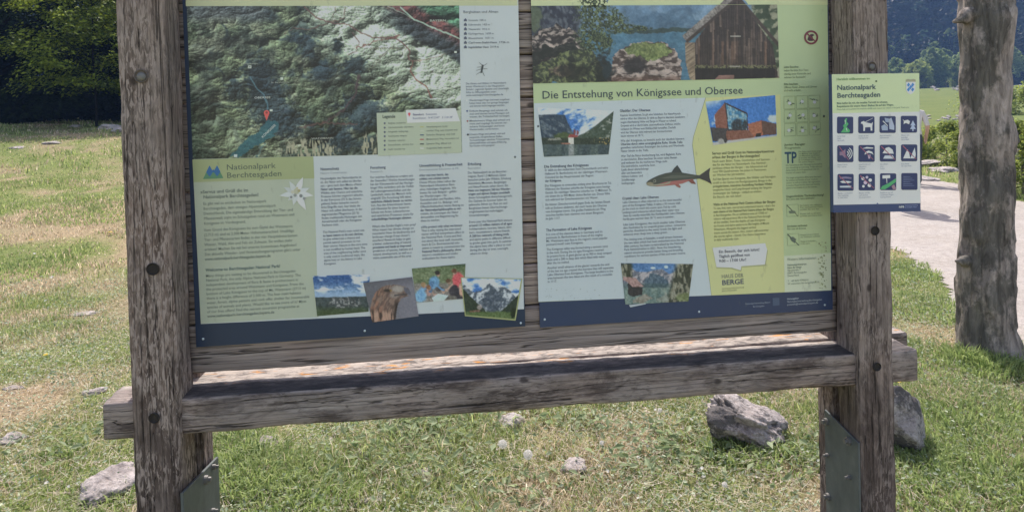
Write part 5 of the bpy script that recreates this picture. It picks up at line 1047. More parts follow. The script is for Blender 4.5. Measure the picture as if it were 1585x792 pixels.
def leafmat(name, trans=.45, rough=.5):
    m = bpy.data.materials.new(name); m.use_nodes = True; t = m.node_tree; p = t.nodes['Principled BSDF']; p.inputs['Roughness'].default_value = rough; p.inputs['Specular IOR Level'].default_value = .35
    a_ = N(m, 'ShaderNodeAttribute', attribute_name='Col'); L(m, a_.outputs['Color'], p.inputs['Base Color'])
    tr = N(m, 'ShaderNodeBsdfTranslucent'); hs = N(m, 'ShaderNodeHueSaturation'); hs.inputs['Value'].default_value = 1.5; hs.inputs['Saturation'].default_value = 1.05
    L(m, a_.outputs['Color'], hs.inputs['Color']); L(m, hs.outputs[0], tr.inputs['Color'])
    mx = N(m, 'ShaderNodeMixShader'); mx.inputs[0].default_value = trans; L(m, p.outputs[0], mx.inputs[1]); L(m, tr.outputs[0], mx.inputs[2]); L(m, mx.outputs[0], t.nodes['Material Output'].inputs[0]); return m
M_leaf = leafmat('tree_leaves'); M_dark = leafmat('painted_shade_leaves', .3, .8); M_leaf.node_tree.nodes['Principled BSDF'].inputs['Specular IOR Level'].default_value = .12
M_dark.node_tree.nodes['Principled BSDF'].inputs['Specular IOR Level'].default_value = .05; M_grass = leafmat('grass_blades', .42, .6); M_dkbark = mat('painted_shade_bark', .95, (.012, .011, .009), spec=.02)  # bark coloured near-black so the left trunks sink into painted shade
M_bark = mat('grey_bark', .95, spec=.15)
vb = coords(M_bark, (16, 16, 3.2)); b1 = noise(M_bark, vb, 1.3, 8, .7, .8); b2 = noise(M_bark, coords(M_bark, (3, 3, 2)), 1.5, 6, .7)
cb = ramp(M_bark, b1, [(.3, (.10, .085, .075)), (.5, (.28, .245, .22)), (.7, (.50, .44, .40))])
cb = mixc(M_bark, ramp(M_bark, b2, [(.45, gray(0)), (.52, gray(.95))]), cb, mixc(M_bark, 1., cb, (.42, .45, .44), 'MULTIPLY'))
L(M_bark, cb, P(M_bark).inputs['Base Color']); L(M_bark, bump(M_bark, b1, .9, .015, bump(M_bark, b2, .6, .03)), P(M_bark).inputs['Normal'])
def limb(bm, pts, radii, seg=10, seed=0, amp=.1):
    rings = []
    for i, (p, r_) in enumerate(zip(pts, radii)):
        p = Vector(p); d = (Vector(pts[min(i + 1, len(pts) - 1)]) - Vector(pts[max(i - 1, 0)])).normalized()
        a_ = d.orthogonal().normalized() if abs(d.z) < .9 else Vector((1, 0, 0)); a_ = (a_ - d * a_.dot(d)).normalized(); b_ = d.cross(a_)
        rings.append([bm.verts.new(p + (a_ * math.cos(t) + b_ * math.sin(t)) * r_ * (1 + amp * mnoise.noise(Vector((math.cos(t) * 2, math.sin(t) * 2, i * .35 + seed))))) for t in np.linspace(0, 2 * math.pi, seg + 1)[:-1]])
    for q_, w_ in zip(rings, rings[1:]):
        for k in range(seg):
            f = bm.faces.new((q_[k], q_[(k + 1) % seg], w_[(k + 1) % seg], w_[k])); f.smooth = True
    bm.faces.new(rings[0][::-1]); bm.faces.new(rings[-1])

# ------------------------------------------------------------------ trunk post right of the board (weathered stem with stubs)
def stem_post():
    g0 = ground_at(1530, 560); dz = (RW.T @ (g0 - CAM))[2]; y0 = g0[1] + .12
    root = empty('trunk_post', (g0[0], y0, g0[2])); tag(root, 'thick weathered grey tree trunk with broken branch stubs standing between grass and gravel path', 'tree trunk')
    edges = [(575, 1489, 1590), (556, 1488, 1578), (535, 1490, 1571), (500, 1489, 1566), (450, 1488, 1564), (404, 1487, 1562), (350, 1491, 1563), (300, 1490, 1564), (250, 1490, 1563), (200, 1490, 1561), (150, 1491, 1560), (100, 1490, 1560), (60, 1489, 1560), (20, 1488, 1560), (-20, 1489, 1560), (-80, 1489, 1559), (-180, 1490, 1557)]
    bm = bmesh.new(); ring = []; seg = 56
    vs_ = np.linspace(edges[0][0], edges[-1][0], 130); e = np.array(edges[::-1], float)
    for i, v_ in enumerate(vs_):
        ul = np.interp(v_, e[:, 0], e[:, 1]); ur = np.interp(v_, e[:, 0], e[:, 2])
        l_ = at_y(ul, v_, y0); r_ = at_y(ur, v_, y0); cx = (l_[0] + r_[0]) / 2; rad = (r_[0] - l_[0]) / 2 * .88; z = (l_[2] + r_[2]) / 2
        rr_ = []
        for k in range(seg):
            t = 2 * math.pi * k / seg; nx, ny = math.cos(t), math.sin(t)
            d = .05 * mnoise.noise(Vector((nx * 1.6, ny * 1.6, z * 1.3))) + .035 * mnoise.noise(Vector((nx * 5, ny * 5, z * 2.2))) + .03 * mnoise.noise(Vector((nx * 9, ny * 9, z * 11)))
            # stepped, hewn facets
            st = mnoise.noise(Vector((nx * 2.2 + 5, ny * 2.2, z * 3.2))); d += .09 * (1 if st > .12 else 0) - .04 + .15 * mnoise.noise(Vector((nx * 2.2, ny * 2.2, z * 4.5 + 7)))
            flare = .25 * max(0, (.16 - (z - g0[2])) / .16) * (.6 + .4 * nx)
            rr_.append(bm.verts.new((cx + nx * rad * (1 + d + flare), y0 + ny * rad * (1 + d + flare * .5), z)))
        ring.append(rr_)
    for a_, b_ in zip(ring, ring[1:]):
        for k in range(seg):
            f = bm.faces.new((a_[k], a_[(k + 1) % seg], b_[(k + 1) % seg], b_[k])); f.smooth = True
    bm.faces.new(ring[0][::-1]); bm.faces.new(ring[-1])
    bmesh.ops.recalc_face_normals(bm, faces=bm.faces)
    obj_bm('trunk', bm, M_bark, root)
    def stub(pts_uv, radii, seed):
        pts = [at_y(u, v, y0 + dy) for u, v, dy in pts_uv]; bm = bmesh.new()
        # dense resample
        P_ = [Vector(p) for p in pts]; n = 12; out = []; rr_ = []
        for i in range(n + 1):
            t = i / n * (len(P_) - 1); k = min(int(t), len(P_) - 2); f_ = t - k; out.append(P_[k].lerp(P_[k + 1], f_)); rr_.append(radii[k] * (1 - f_) + radii[k + 1] * f_)
        limb(bm, out, rr_, 14, seed, .35); bmesh.ops.recalc_face_normals(bm, faces=bm.faces); obj_bm('branch_stub', bm, M_bark, root)
    stub([(1512, 22, .0), (1496, 26, -.03), (1486, 31, -.05), (1475, 34, -.06)], [.085, .052, .022, .006], 3)
    stub([(1552, 205, .0), (1564, 213, -.02), (1572, 219, -.04), (1576, 222, -.05)], [.075, .05, .028, .010], 8)
    stub([(1500, 404, .0), (1488, 404, -.03), (1479, 404, -.04)], [.05, .025, .006], 13)
    stub([(1552, 14, 0), (1562, 10, -.02), (1567, 9, -.03)], [.04, .02, .012], 17)
stem_post()

# ------------------------------------------------------------------ trees
def spray_tree(name, base, H, spreads, nleaf, leaf, seed, lo, hi, label, cat='tree', group=None, trunk_r=.18, low=.6, flat=.35, mbark=None, mleaf=M_leaf, cone=False, nclump=70, asp=.62, cr=.55):
    """trunk with limbs; crown of drooping leaf sprays hung on the limbs"""
    rs_ = random.Random(seed); rg = np.random.default_rng(seed)
    root = empty(name, base); tag(root, label, cat, group); bx, by, bz = base
    bm = bmesh.new(); top = Vector((bx + rs_.uniform(-.3, .3) * trunk_r * 3, by, bz + H * .92))
    tp = [Vector((bx, by, bz - .2)).lerp(top, t) + Vector((mnoise.noise(Vector((seed, t * 3, 0))) * .2, 0, 0)) * (H / 8) for t in np.linspace(0, 1, 9)]
    limb(bm, tp, [trunk_r * (1.25 - 1.15 * t) for t in np.linspace(0, 1, 9)], 10, seed)
    cl = []
    for k in range(nclump):
        t = rs_.random() ** .8; z = low + (H - low) * t
        prof = (1 - t) ** .9 if cone else math.sin(math.pi * min(1, (t * .82 + .16))) ** .7
        a_ = rs_.uniform(0, 2 * math.pi); rad = spreads * prof * (.35 + .65 * math.sqrt(rs_.random()))
        c_ = Vector((bx + rad * math.cos(a_), by + rad * math.sin(a_), bz + z)); cl.append((c_, a_, spreads * rs_.uniform(.16, .34) * (.5 + .6 * prof)))
        if k % 4 == 0:
            s_ = Vector((bx, by, bz)).lerp(top, max(.08, (z - .15 * spreads) / H * .9)); mid = s_.lerp(c_, .55) + Vector((0, 0, .08 * spreads))
            limb(bm, [s_, mid, c_], [trunk_r * .35 * (1 - t * .6), trunk_r * .18, trunk_r * .05], 6, seed + k)
    bmesh.ops.recalc_face_normals(bm, faces=bm.faces); obj_bm('trunk', bm, mbark or M_bark, root)
    per = max(4, nleaf // nclump); cen = []; nor = []
    for c_, a_, r_ in cl:
        d = rg.normal(0, 1, (per, 3)); d /= np.linalg.norm(d, axis=1)[:, None]; d *= (rg.uniform(0, 1, (per, 1)) ** cr)
        d[:, 2] *= flat * 1.3; d[:, 2] -= .28 * (d[:, 0] ** 2 + d[:, 1] ** 2)
        p = np.array(c_) + d * r_; cen.append(p)
        nn = np.zeros((per, 3)); nn[:, 2] = 1; nn[:, 0] = .45 * math.cos(a_) + d[:, 0] * .5; nn[:, 1] = .45 * math.sin(a_) + d[:, 1] * .5; nor.append(nn)
    V, fn_, lp, cc = leaf_cloud(np.concatenate(cen), np.concatenate(nor), leaf, seed, lo, hi, asp)
    mesh_np('crown', V, fn_, lp, mleaf, root, col=cc); return root
def copy_tree(root, loc, scale, rz, label, group):
    r_ = root.copy(); COL.objects.link(r_); r_.location = loc; r_.scale = (scale,) * 3; r_.rotation_euler = (0, 0, rz); r_['label'] = label; r_['group'] = group
    for ch in root.children:
        c_ = ch.copy(); COL.objects.link(c_); c_.parent = r_
    return r_
GD = ((.035, .065, .01), (.32, .38, .05))  # sunlit highlights and shaded leaves both put into the colour range
GDk = ((.008, .016, .007), (.026, .042, .014))  # leaf colours blackened to paint the deep shade around the sunlit trees
LT = 'dark trees closing off the left meadow'
def gpt(az, r_):
    a_ = R(az); x = r_ * math.sin(a_); y = r_ * math.cos(a_) - 2.05; return (x, y, GZ(x, y))
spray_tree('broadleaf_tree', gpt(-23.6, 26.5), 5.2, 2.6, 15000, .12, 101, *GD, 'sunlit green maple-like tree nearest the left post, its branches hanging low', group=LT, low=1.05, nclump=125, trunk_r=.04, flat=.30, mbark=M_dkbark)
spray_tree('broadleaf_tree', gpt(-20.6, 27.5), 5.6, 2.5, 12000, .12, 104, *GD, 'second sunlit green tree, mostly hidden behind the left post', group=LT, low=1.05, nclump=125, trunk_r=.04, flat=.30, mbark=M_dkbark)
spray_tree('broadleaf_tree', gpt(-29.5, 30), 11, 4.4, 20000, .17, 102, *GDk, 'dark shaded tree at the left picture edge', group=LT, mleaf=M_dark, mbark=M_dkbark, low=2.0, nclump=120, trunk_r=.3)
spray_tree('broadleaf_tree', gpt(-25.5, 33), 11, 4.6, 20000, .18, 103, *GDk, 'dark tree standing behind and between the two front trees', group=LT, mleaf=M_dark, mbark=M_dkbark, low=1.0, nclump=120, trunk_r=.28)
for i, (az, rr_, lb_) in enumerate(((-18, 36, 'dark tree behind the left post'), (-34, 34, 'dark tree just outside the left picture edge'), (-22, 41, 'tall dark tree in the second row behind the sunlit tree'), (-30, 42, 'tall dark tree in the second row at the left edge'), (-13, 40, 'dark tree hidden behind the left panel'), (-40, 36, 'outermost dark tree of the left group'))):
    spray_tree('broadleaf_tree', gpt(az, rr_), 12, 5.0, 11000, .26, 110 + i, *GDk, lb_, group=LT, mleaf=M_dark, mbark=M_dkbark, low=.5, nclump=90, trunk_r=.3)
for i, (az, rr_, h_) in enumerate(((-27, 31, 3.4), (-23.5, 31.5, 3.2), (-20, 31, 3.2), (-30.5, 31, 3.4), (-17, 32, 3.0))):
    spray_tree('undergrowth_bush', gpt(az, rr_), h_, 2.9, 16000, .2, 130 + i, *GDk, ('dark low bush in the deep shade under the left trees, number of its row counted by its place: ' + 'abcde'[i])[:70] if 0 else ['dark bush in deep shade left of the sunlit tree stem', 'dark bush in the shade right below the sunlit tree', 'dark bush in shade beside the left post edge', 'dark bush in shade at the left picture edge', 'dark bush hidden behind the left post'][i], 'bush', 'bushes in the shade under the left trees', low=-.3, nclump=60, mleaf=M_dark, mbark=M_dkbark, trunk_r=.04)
# trees at the foot of the mountain
far_lo, far_hi = (.16, .22, .08), (.34, .42, .16)
FT = 'trees along the foot of the mountain'
def origin_tree(name, seed, H, sp, nl, lf, lo, hi, cone, label):
    return spray_tree(name, (0, 0, 0), H, sp, nl, lf, seed, lo, hi, label, group=FT, low=.3 if cone else 1.0, nclump=60, trunk_r=.22, flat=.8, cone=cone)
protos = [origin_tree('broadleaf_tree', 201, 10, 3.4, 3800, .62, far_lo, far_hi, False, ''), origin_tree('broadleaf_tree', 202, 8, 3.6, 3400, .62, (.20, .25, .08), (.40, .45, .16), False, ''),
          origin_tree('broadleaf_tree', 203, 12, 3.2, 3800, .62, (.12, .17, .07), (.27, .34, .13), False, ''), origin_tree('conifer_tree', 204, 13, 2.4, 3400, .6, (.02, .04, .022), (.045, .075, .035), True, '')]
kinds = ['rounded light green tree', 'broad yellowish green tree', 'tall mid green tree', 'pointed dark conifer']
rs = random.Random(77); spots = []
for i in range(78):
    az = 29 + 17.5 * (i + rs.random()) / 78 if i < 60 else rs.uniform(-10, 62); r_ = rs.uniform(176, 236)
    spots.append((az, r_))
used = set(); cnt = 0
rowname = lambda r_: 'front row' if r_ < 192 else ('middle row' if r_ < 214 else 'rear row')
for az, r_ in sorted(spots):
    k = rs.choices(range(4), (4, 3, 3, 2))[0]; x, y, z = gpt(az, r_)
    if r_ > 205: z += (r_ - 205) * .40
    s = rs.uniform(.55, .92) if r_ < 212 else rs.uniform(.45, .7)
    u = PX + F * math.tan(R(az) - math.atan(.1342)); 
    pos = 'behind the rules sign' if u < 1424 and u > 1376 else ('between rules sign and trunk post' if u < 1490 and u >= 1424 else ('right of the trunk post' if u > 1560 else ('behind the trunk post' if u > 1490 else 'hidden behind the board')))
    lab = f'{kinds[k]}, {rowname(r_)} at the mountain foot, {pos}'
    if k in used: copy_tree(protos[k], (x, y, z), s, rs.uniform(0, 6.28), lab, FT)
    else:
        used.add(k); p = protos[k]; p.location = (x, y, z); p.scale = (s,) * 3; p['label'] = lab
# forest on the slope: nobody could count it
def forest():
    rg = np.random.default_rng(5); n = 5200; az = np.radians(rg.uniform(-15, 62, n)); r_ = 214 + 300 * rg.uniform(0, 1, n) ** 1.3
    x = r_ * np.sin(az); y = r_ * np.cos(az) - 2.05
    rdg_ = 1 + .5 * (fbm(az * 9, r_ * 0 + 1, 3, 8) - .5); z = 6.1 + (r_ - 205) * .44 * rdg_ * sm(200, 250, r_) + 16 * (fbm(az * 22, r_ * .012, 4, 9) - .5) * sm(205, 260, r_)
    hgt = rg.uniform(6, 13, n); wid = hgt * rg.uniform(.22, .42, n)
    per = 46; u_ = rg.uniform(0, 1, (n, per)); th = rg.uniform(0, 6.28, (n, per)); cone = (rg.uniform(0, 1, n) < .5)[:, None]
    pr = np.where(cone, (1 - u_), np.sin(np.pi * (u_ * .85 + .12)) ** .7) * rg.uniform(.5, 1, (n, per))
    cx = x[:, None] + pr * wid[:, None] * np.cos(th); cy = y[:, None] + pr * wid[:, None] * np.sin(th); cz = z[:, None] + u_ * hgt[:, None]
    cen = np.stack([cx, cy, cz], -1).reshape(-1, 3); nn = np.stack([np.cos(th) * .6, np.sin(th) * .6, np.full_like(th, .8)], -1).reshape(-1, 3)
    V, fn_, lp, cc = leaf_cloud(cen, nn, 1.7, 6, (.006, .012, .010), (.018, .03, .02)); 
    tint = np.repeat(np.where(rg.uniform(0, 1, n) < .05, 3.0, 1.0), per * 4)[:, None]
    o = mesh_np('mountain_forest', V, fn_, lp, M_leaf, None, col=cc * tint); tag(o, 'dense bluish dark forest covering the mountainside', 'forest', kind='stuff')
forest()
# bushes by the path
BL, BH = (.08, .13, .03), (.36, .40, .09)
def bush(u, v, H, sp, nl, leaf, seed, lb_, dy=0):
    g_ = ground_at(u, v); return spray_tree('leafy_bush', (g_[0], g_[1] + dy, g_[2]), H, sp, nl, leaf, seed, BL, BH, lb_, 'bush', None, low=.05, nclump=30, trunk_r=.03, flat=.9, cr=.6)
bush(1466, 252, .95, .85, 4600, .075, 301, 'yellow green bush behind the flat slabs, between rules sign and trunk post')
bush(1432, 246, .6, .5, 2400, .07, 302, 'smaller darker bush touching the right edge of the rules sign')
bush(1585, 300, 1.15, .62, 9000, .06, 303, 'bright green bush at the far edge of the gravel path, right of the trunk post')
bush(1650, 310, 1.1, .7, 6000, .06, 305, 'green bush beyond the right picture edge')
bush(1500, 262, .9, .6, 4000, .07, 306, 'yellow green bush behind the trunk post')
bush(1572, 176, 1.6, 3.0, 5000, .2, 304, 'low dark bush in the far meadow right of the trunk post')

# ------------------------------------------------------------------ grass
def blades(n, rmin, rmax, az0, az1, hmin, hmax, wd, seed, reject_path=True, power=1.0, lean=.5):
    rg = np.random.default_rng(seed)
    az = np.radians(rg.uniform(az0, az1, n)); r_ = np.sqrt(rmin ** 2 + (rmax ** 2 - rmin ** 2) * rg.uniform(0, 1, n) ** power)
    x = r_ * np.sin(az); y = r_ * np.cos(az) - 2.05
    # gather into tufts
    tx = np.round(x / .045) * .045; ty = np.round(y / .045) * .045; jit = _hash(np.round(x / .045), np.round(y / .045), 3)
    pull = .35 * (jit > .45); x = x + (tx - x) * pull; y = y + (ty - y) * pull
    ok = path_side(x, y) < (rg.uniform(-.05, .12, n) if reject_path else 9)
    dens = fbm(x * 3.1, y * 3.1, 3, 61); d = dryness(x, y)
    ok &= rg.uniform(0, 1, n) < np.clip(.35 + 1.1 * sm(.3, .6, dens) - .35 * d, .12, 1)
    x, y, d, jit = x[ok], y[ok], d[ok], jit[ok]; n = len(x); z = height(x, y) - .004
    tall = fbm(x * 1.7, y * 1.7, 3, 66)
    h = rg.uniform(hmin, hmax, n) * (.55 + 1.0 * sm(.4, .7, tall)) * (1 - .35 * d)
    th = rg.uniform(0, 2 * np.pi, n); ln = rg.uniform(.2, 1, n) * lean * 1.6; w_ = wd * rg.uniform(.6, 1.4, n)
    dx, dy = np.cos(th), np.sin(th); ph = rg.uniform(0, 2 * np.pi, n); px_, py_ = np.cos(ph) * w_, np.sin(ph) * w_
    b = np.stack([x, y, z], 1); side = np.stack([px_, py_, 0 * px_], 1)
    mid = b + np.stack([dx * h * ln * .35, dy * h * ln * .35, h * .6], 1); tip = b + np.stack([dx * h * ln, dy * h * ln, h * (1 - .35 * ln)], 1)
    V = np.stack([b - side, b + side, mid + side * .8, mid - side * .8, tip], 1).reshape(-1, 3)
    i = np.arange(n)[:, None] * 5; loops = (i + np.array([[0, 1, 2, 3, 3, 2, 4]])).ravel(); fn_ = np.tile([4, 3], n)
    gcol_ = np.array([.15, .21, .065]) + rg.uniform(0, 1, (n, 1)) ** 1.6 * np.array([.32, .31, .16])
    scol = np.array([.34, .27, .18]) + rg.uniform(0, 1, (n, 1)) ** 1.4 * np.array([.40, .37, .31])
    isdry = (rg.uniform(0, 1, n) < np.clip(d * .85 + .13, 0, .94))[:, None]
    c_ = np.where(isdry, scol, gcol_) * rg.uniform(.75, 1.2, (n, 1))
    return V, fn_, loops, np.repeat(c_, 5, 0)
parts = [blades(26000, 1.9, 5.5, -34, 50, .05, .10, .0021, 7, lean=.8), blades(210000, 1.9, 4.6, -34, 50, .014, .055, .0017, 1), blades(190000, 4.6, 8, -36, 50, .02, .06, .0026, 2), blades(190000, 8, 17, -38, 50, .025, .075, .0052, 3), blades(120000, 17, 36, -40, 50, .04, .11, .011, 4)]
def merge(ps_):
    V = []; fnn = []; lp = []; cc = []; b = 0
    for v_, f_, l_, c_ in ps_: V.append(v_); fnn.append(f_); lp.append(l_ + b); cc.append(c_); b += len(v_)
    return np.concatenate(V), np.concatenate(fnn), np.concatenate(lp), np.concatenate(cc)
V, fn_, lp, cc = merge(parts)
tag(mesh_np('meadow_grass', V, fn_, lp, M_grass, None, col=cc), 'short sunlit meadow grass, green mixed with straw-coloured dry blades', 'grass', kind='stuff')
# clumps of longer fresh grass at the feet of posts, stones and along the path
def tufts(spots_, seed):
    rg = np.random.default_rng(seed); out = []
    for (x0, y0, rad, n, hm) in spots_:
        a_ = rg.uniform(0, 6.28, n); r_ = rad * rg.uniform(0, 1, n) ** .6; x = x0 + r_ * np.cos(a_); y = y0 + r_ * np.sin(a_)
        ok = path_side(x, y) < .1; x, y, a_ = x[ok], y[ok], a_[ok]; m_ = len(x); z = height(x, y) - .004; h = hm * rg.uniform(.4, 1.1, m_); w_ = .0022 * rg.uniform(.7, 1.3, m_) * (1 + .15 * np.hypot(x0, y0 + 2.05))
        th = a_ + rg.normal(0, .9, m_); ln = rg.uniform(.15, .9, m_); dx, dy = np.cos(th), np.sin(th); ph = rg.uniform(0, 6.28, m_)
        side = np.stack([np.cos(ph) * w_, np.sin(ph) * w_, 0 * w_], 1); b = np.stack([x, y, z], 1)
        mid = b + np.stack([dx * h * ln * .35, dy * h * ln * .35, h * .62], 1); tip = b + np.stack([dx * h * ln, dy * h * ln, h * (1 - .4 * ln)], 1)
        V = np.stack([b - side, b + side, mid + side * .8, mid - side * .8, tip], 1).reshape(-1, 3); i = np.arange(m_)[:, None] * 5
        c_ = np.array([.13, .195, .06]) + rg.uniform(0, 1, (m_, 1)) * np.array([.22, .22, .11])
        out.append((V, np.tile([4, 3], m_), (i + np.array([[0, 1, 2, 3, 3, 2, 4]])).ravel(), np.repeat(c_, 5, 0)))
    return merge(out)
sp_ = []
def tsp(u, v, rad, n, h): g_ = ground_at(u, v); sp_.append((g_[0], g_[1], rad, n, h))
for u, v, rad, n, h in ((400, 740, .22, 1600, .10), (360, 700, .2, 1100, .09), (470, 770, .25, 1500, .09), (640, 785, .2, 300, .06), (960, 770, .22, 300, .06), (1180, 705, .25, 700, .06), (1060, 760, .3, 300, .05), (180, 770, .2, 700, .07), (1440, 760, .4, 2200, .08), (1540, 700, .45, 2400, .09), (1470, 640, .4, 2200, .08), (1420, 560, .4, 1800, .07), (1440, 480, .45, 1600, .07), (1400, 420, .4, 1000, .06), (1520, 570, .25, 1100, .09), (1580, 560, .25, 900, .09), (1395, 705, .2, 700, .07), (1250, 640, .3, 900, .06), (1560, 640, .4, 1800, .08), (1580, 770, .4, 1600, .08), (1100, 690, .25, 700, .06), (1150, 703, .18, 700, .08), (1235, 700, .12, 500, .07), (100, 700, .1, 300, .05), (180, 740, .1, 300, .06), (893, 752, .08, 200, .05), (1430, 712, .15, 500, .08), (1495, 562, .1, 400, .12), (1545, 572, .15, 500, .11), (60, 740, .3, 700, .05), (30, 420, .6, 1200, .06), (150, 330, .9, 1500, .07)): tsp(u, v, rad, n, h)
V, fn_, lp, cc = tufts(sp_, 9)
tag(mesh_np('long_grass', V, fn_, lp, M_grass, None, col=cc), 'longer fresh green grass growing in clumps at the feet of posts, boulders and trunk', 'grass', kind='stuff')
# broad-leaved plants: plantain and clover leaves near the ground
def herbs(n, seed):
    rg = np.random.default_rng(seed); az = np.radians(rg.uniform(-32, 48, n)); r_ = rg.uniform(2.2, 8.5, n) ; x = r_ * np.sin(az); y = r_ * np.cos(az) - 2.05
    m_ = fbm(x * 2.3 + 9, y * 2.3, 3, 71); ok = (rg.uniform(0, 1, n) < sm(.42, .62, m_) * .9 + .2) & (path_side(x, y) < -.02); x, y = x[ok], y[ok]; k = len(x)
    cen = np.stack([x, y, height(x, y) + rg.uniform(.008, .05, k)], 1); nn = np.stack([rg.normal(0, .35, k), rg.normal(0, .35, k), np.ones(k)], 1)
    return leaf_cloud(cen, nn, .019, seed, (.12, .18, .10), (.50, .56, .42), .6)
V, fn_, lp, cc = herbs(60000, 15)
gl = ground_at(640, 670); gl2 = ground_at(690, 720); rg = np.random.default_rng(3); ex = []
for g_, n_ in ((gl, 260), (gl2, 160), (ground_at(560, 710), 160), (ground_at(1010, 720), 160), (ground_at(740, 660), 130), (ground_at(900, 660), 120), (ground_at(1070, 690), 120), (ground_at(480, 740), 90), (ground_at(1240, 720), 100), (ground_at(130, 690), 80), (ground_at(800, 770), 120)):
    x = g_[0] + rg.normal(0, .16, n_); y = g_[1] + rg.normal(0, .12, n_); cen = np.stack([x, y, height(x, y) + rg.uniform(.01, .06, n_)], 1)
    ex.append(leaf_cloud(cen, np.stack([rg.normal(0, .5, n_), rg.normal(0, .5, n_), np.ones(n_)], 1), .045, 4, (.17, .23, .11), (.34, .40, .24), .5))
V, fn_, lp, cc = merge([(V, fn_, lp, cc)] + ex)
tag(mesh_np('herb_leaves', V, fn_, lp, M_grass, None, col=cc), 'broad clover and plantain leaves spread through the grass', 'ground cover', kind='stuff')
# loose dry stalks lying about
def stalks(n, seed):
    rg = np.random.default_rng(seed); az = np.radians(rg.uniform(-32, 48, n)); r_ = rg.uniform(2.2, 7, n); x = r_ * np.sin(az); y = r_ * np.cos(az) - 2.05; ok = path_side(x, y) < 0; x, y = x[ok], y[ok]; k = len(x)
    th = rg.uniform(0, 6.28, k); l_ = rg.uniform(.02, .09, k); a_ = np.stack([x, y, height(x, y) + rg.uniform(.012, .04, k)], 1); d = np.stack([np.cos(th) * l_, np.sin(th) * l_, rg.normal(0, .012, k)], 1); s_ = np.stack([-np.sin(th), np.cos(th), 0 * th], 1) * .0011
    V = np.stack([a_ - s_, a_ + s_, a_ + d + s_ * .5, a_ + d - s_ * .5], 1).reshape(-1, 3); i = np.arange(k)[:, None] * 4; c_ = np.array([.36, .31, .23]) + rg.uniform(0, 1, (k, 1)) * np.array([.34, .32, .28])
    return V, np.full(k, 4), (i + np.array([[0, 1, 2, 3]])).ravel(), np.repeat(c_, 4, 0)
V, fn_, lp, cc = stalks(42000, 23)
tag(mesh_np('dry_stalks', V, fn_, lp, M_grass, None, col=cc), 'loose straw-coloured dead stalks lying on the grass', 'straw', kind='stuff')

def litter(n, seed):
    rg = np.random.default_rng(seed); az = np.radians(rg.uniform(-32, 48, n)); r_ = rg.uniform(2.2, 6.5, n); x = r_ * np.sin(az); y = r_ * np.cos(az) - 2.05; ok = (path_side(x, y) < .05) & (vn(x * 4, y * 4, 31) > .35); x, y = x[ok], y[ok]; k = len(x)
    cen = np.stack([x, y, height(x, y) + rg.uniform(.012, .035, k)], 1); return leaf_cloud(cen, np.stack([rg.normal(0, .6, k), rg.normal(0, .6, k), np.ones(k)], 1), .013, seed, (.34, .27, .22), (.70, .64, .58), .7)
V, fn_, lp, cc = litter(18000, 29)
tag(mesh_np('leaf_litter', V, fn_, lp, M_grass, None, col=cc), 'pale crumbs of dead leaves scattered between the grass blades', 'leaf litter', kind='stuff')

# ------------------------------------------------------------------ flowers
M_yel = mat('yellow_petals', .6, (.75, .55, .02)); M_stem = mat('flower_stem', .7, (.12, .17, .05)); M_wht = mat('seed_fluff', .8, (.86, .84, .80))
def flower(u, v, h_, rad, label, clock=False, petals=14, m=None, group=None):
    g_ = ground_at(u, v + h_ / (RW.T @ (ground_at(u, v) - CAM))[2] * F * .8); root = empty('dandelion_clock' if clock else 'yellow_flower', tuple(g_)); tag(root, label, 'dandelion clock' if clock else 'flower', group)
    bm = bmesh.new(); top = Vector((g_[0] + .006, g_[1], g_[2] + h_)); limb(bm, [Vector(g_), Vector(g_).lerp(top, .5) + Vector((.004, 0, 0)), top], [.0016, .0014, .0012], 6); obj_bm('stem', bm, M_stem, root)
    bm = bmesh.new()
    if clock:
        rs_ = random.Random(int(u)); n = 90
        for i in range(n):
            ph = math.acos(1 - 2 * (i + .5) / n); th = math.pi * (1 + 5 ** .5) * i; d = Vector((math.sin(ph) * math.cos(th), math.sin(ph) * math.sin(th), math.cos(ph)))
            t = d.orthogonal().normalized(); b_ = d.cross(t); p = top + d * rad * .72; e = top + d * rad
            for k in range(5):
                a0_ = k * 1.257 + rs_.random(); q_ = e + (t * math.cos(a0_) + b_ * math.sin(a0_)) * rad * .3; w_ = (t * math.cos(a0_ + 1.57) + b_ * math.sin(a0_ + 1.57)) * rad * .055
                bm.faces.new([bm.verts.new(x) for x in (p - w_, p + w_, q_)])
            w_ = t * rad * .02; bm.faces.new([bm.verts.new(x) for x in (top - w_, top + w_, p)])
        obj_bm('seed_head', bm, M_wht, root)
    else:
        for ring_, (rr_, zz) in enumerate(((rad, 0), (rad * .72, .002), (rad * .4, .004))):
            for k in range(petals):
                a_ = 2 * math.pi * k / petals + ring_ * .2; w_ = .16
                p = [top + Vector((math.cos(a_) * rr_ * .1, math.sin(a_) * rr_ * .1, zz)), top + Vector((math.cos(a_ - w_) * rr_ * .8, math.sin(a_ - w_) * rr_ * .8, zz + .002)), top + Vector((math.cos(a_) * rr_, math.sin(a_) * rr_, zz + .001)), top + Vector((math.cos(a_ + w_) * rr_ * .8, math.sin(a_ + w_) * rr_ * .8, zz + .002))]
                bm.faces.new([bm.verts.new(x) for x in p])
        obj_bm('flower_head', bm, m or M_yel, root)
flower(777, 694, .09, .021, 'left of the two white dandelion clocks below the beam', True); flower(816, 711, .08, .022, 'right of the two white dandelion clocks below the beam', True)
flower(545, 741, .03, .010, 'tiny pale seed head in the grass left of centre', True)
flower(1020, 640, .07, .012, 'small seed head just under the beam, left of the jagged boulder', True)
flower(930, 690, .06, .011, 'small seed head above the pale pitted stone', True)
flower(1120, 755, .05, .012, 'small seed head in the grass in front of the jagged boulder', True)
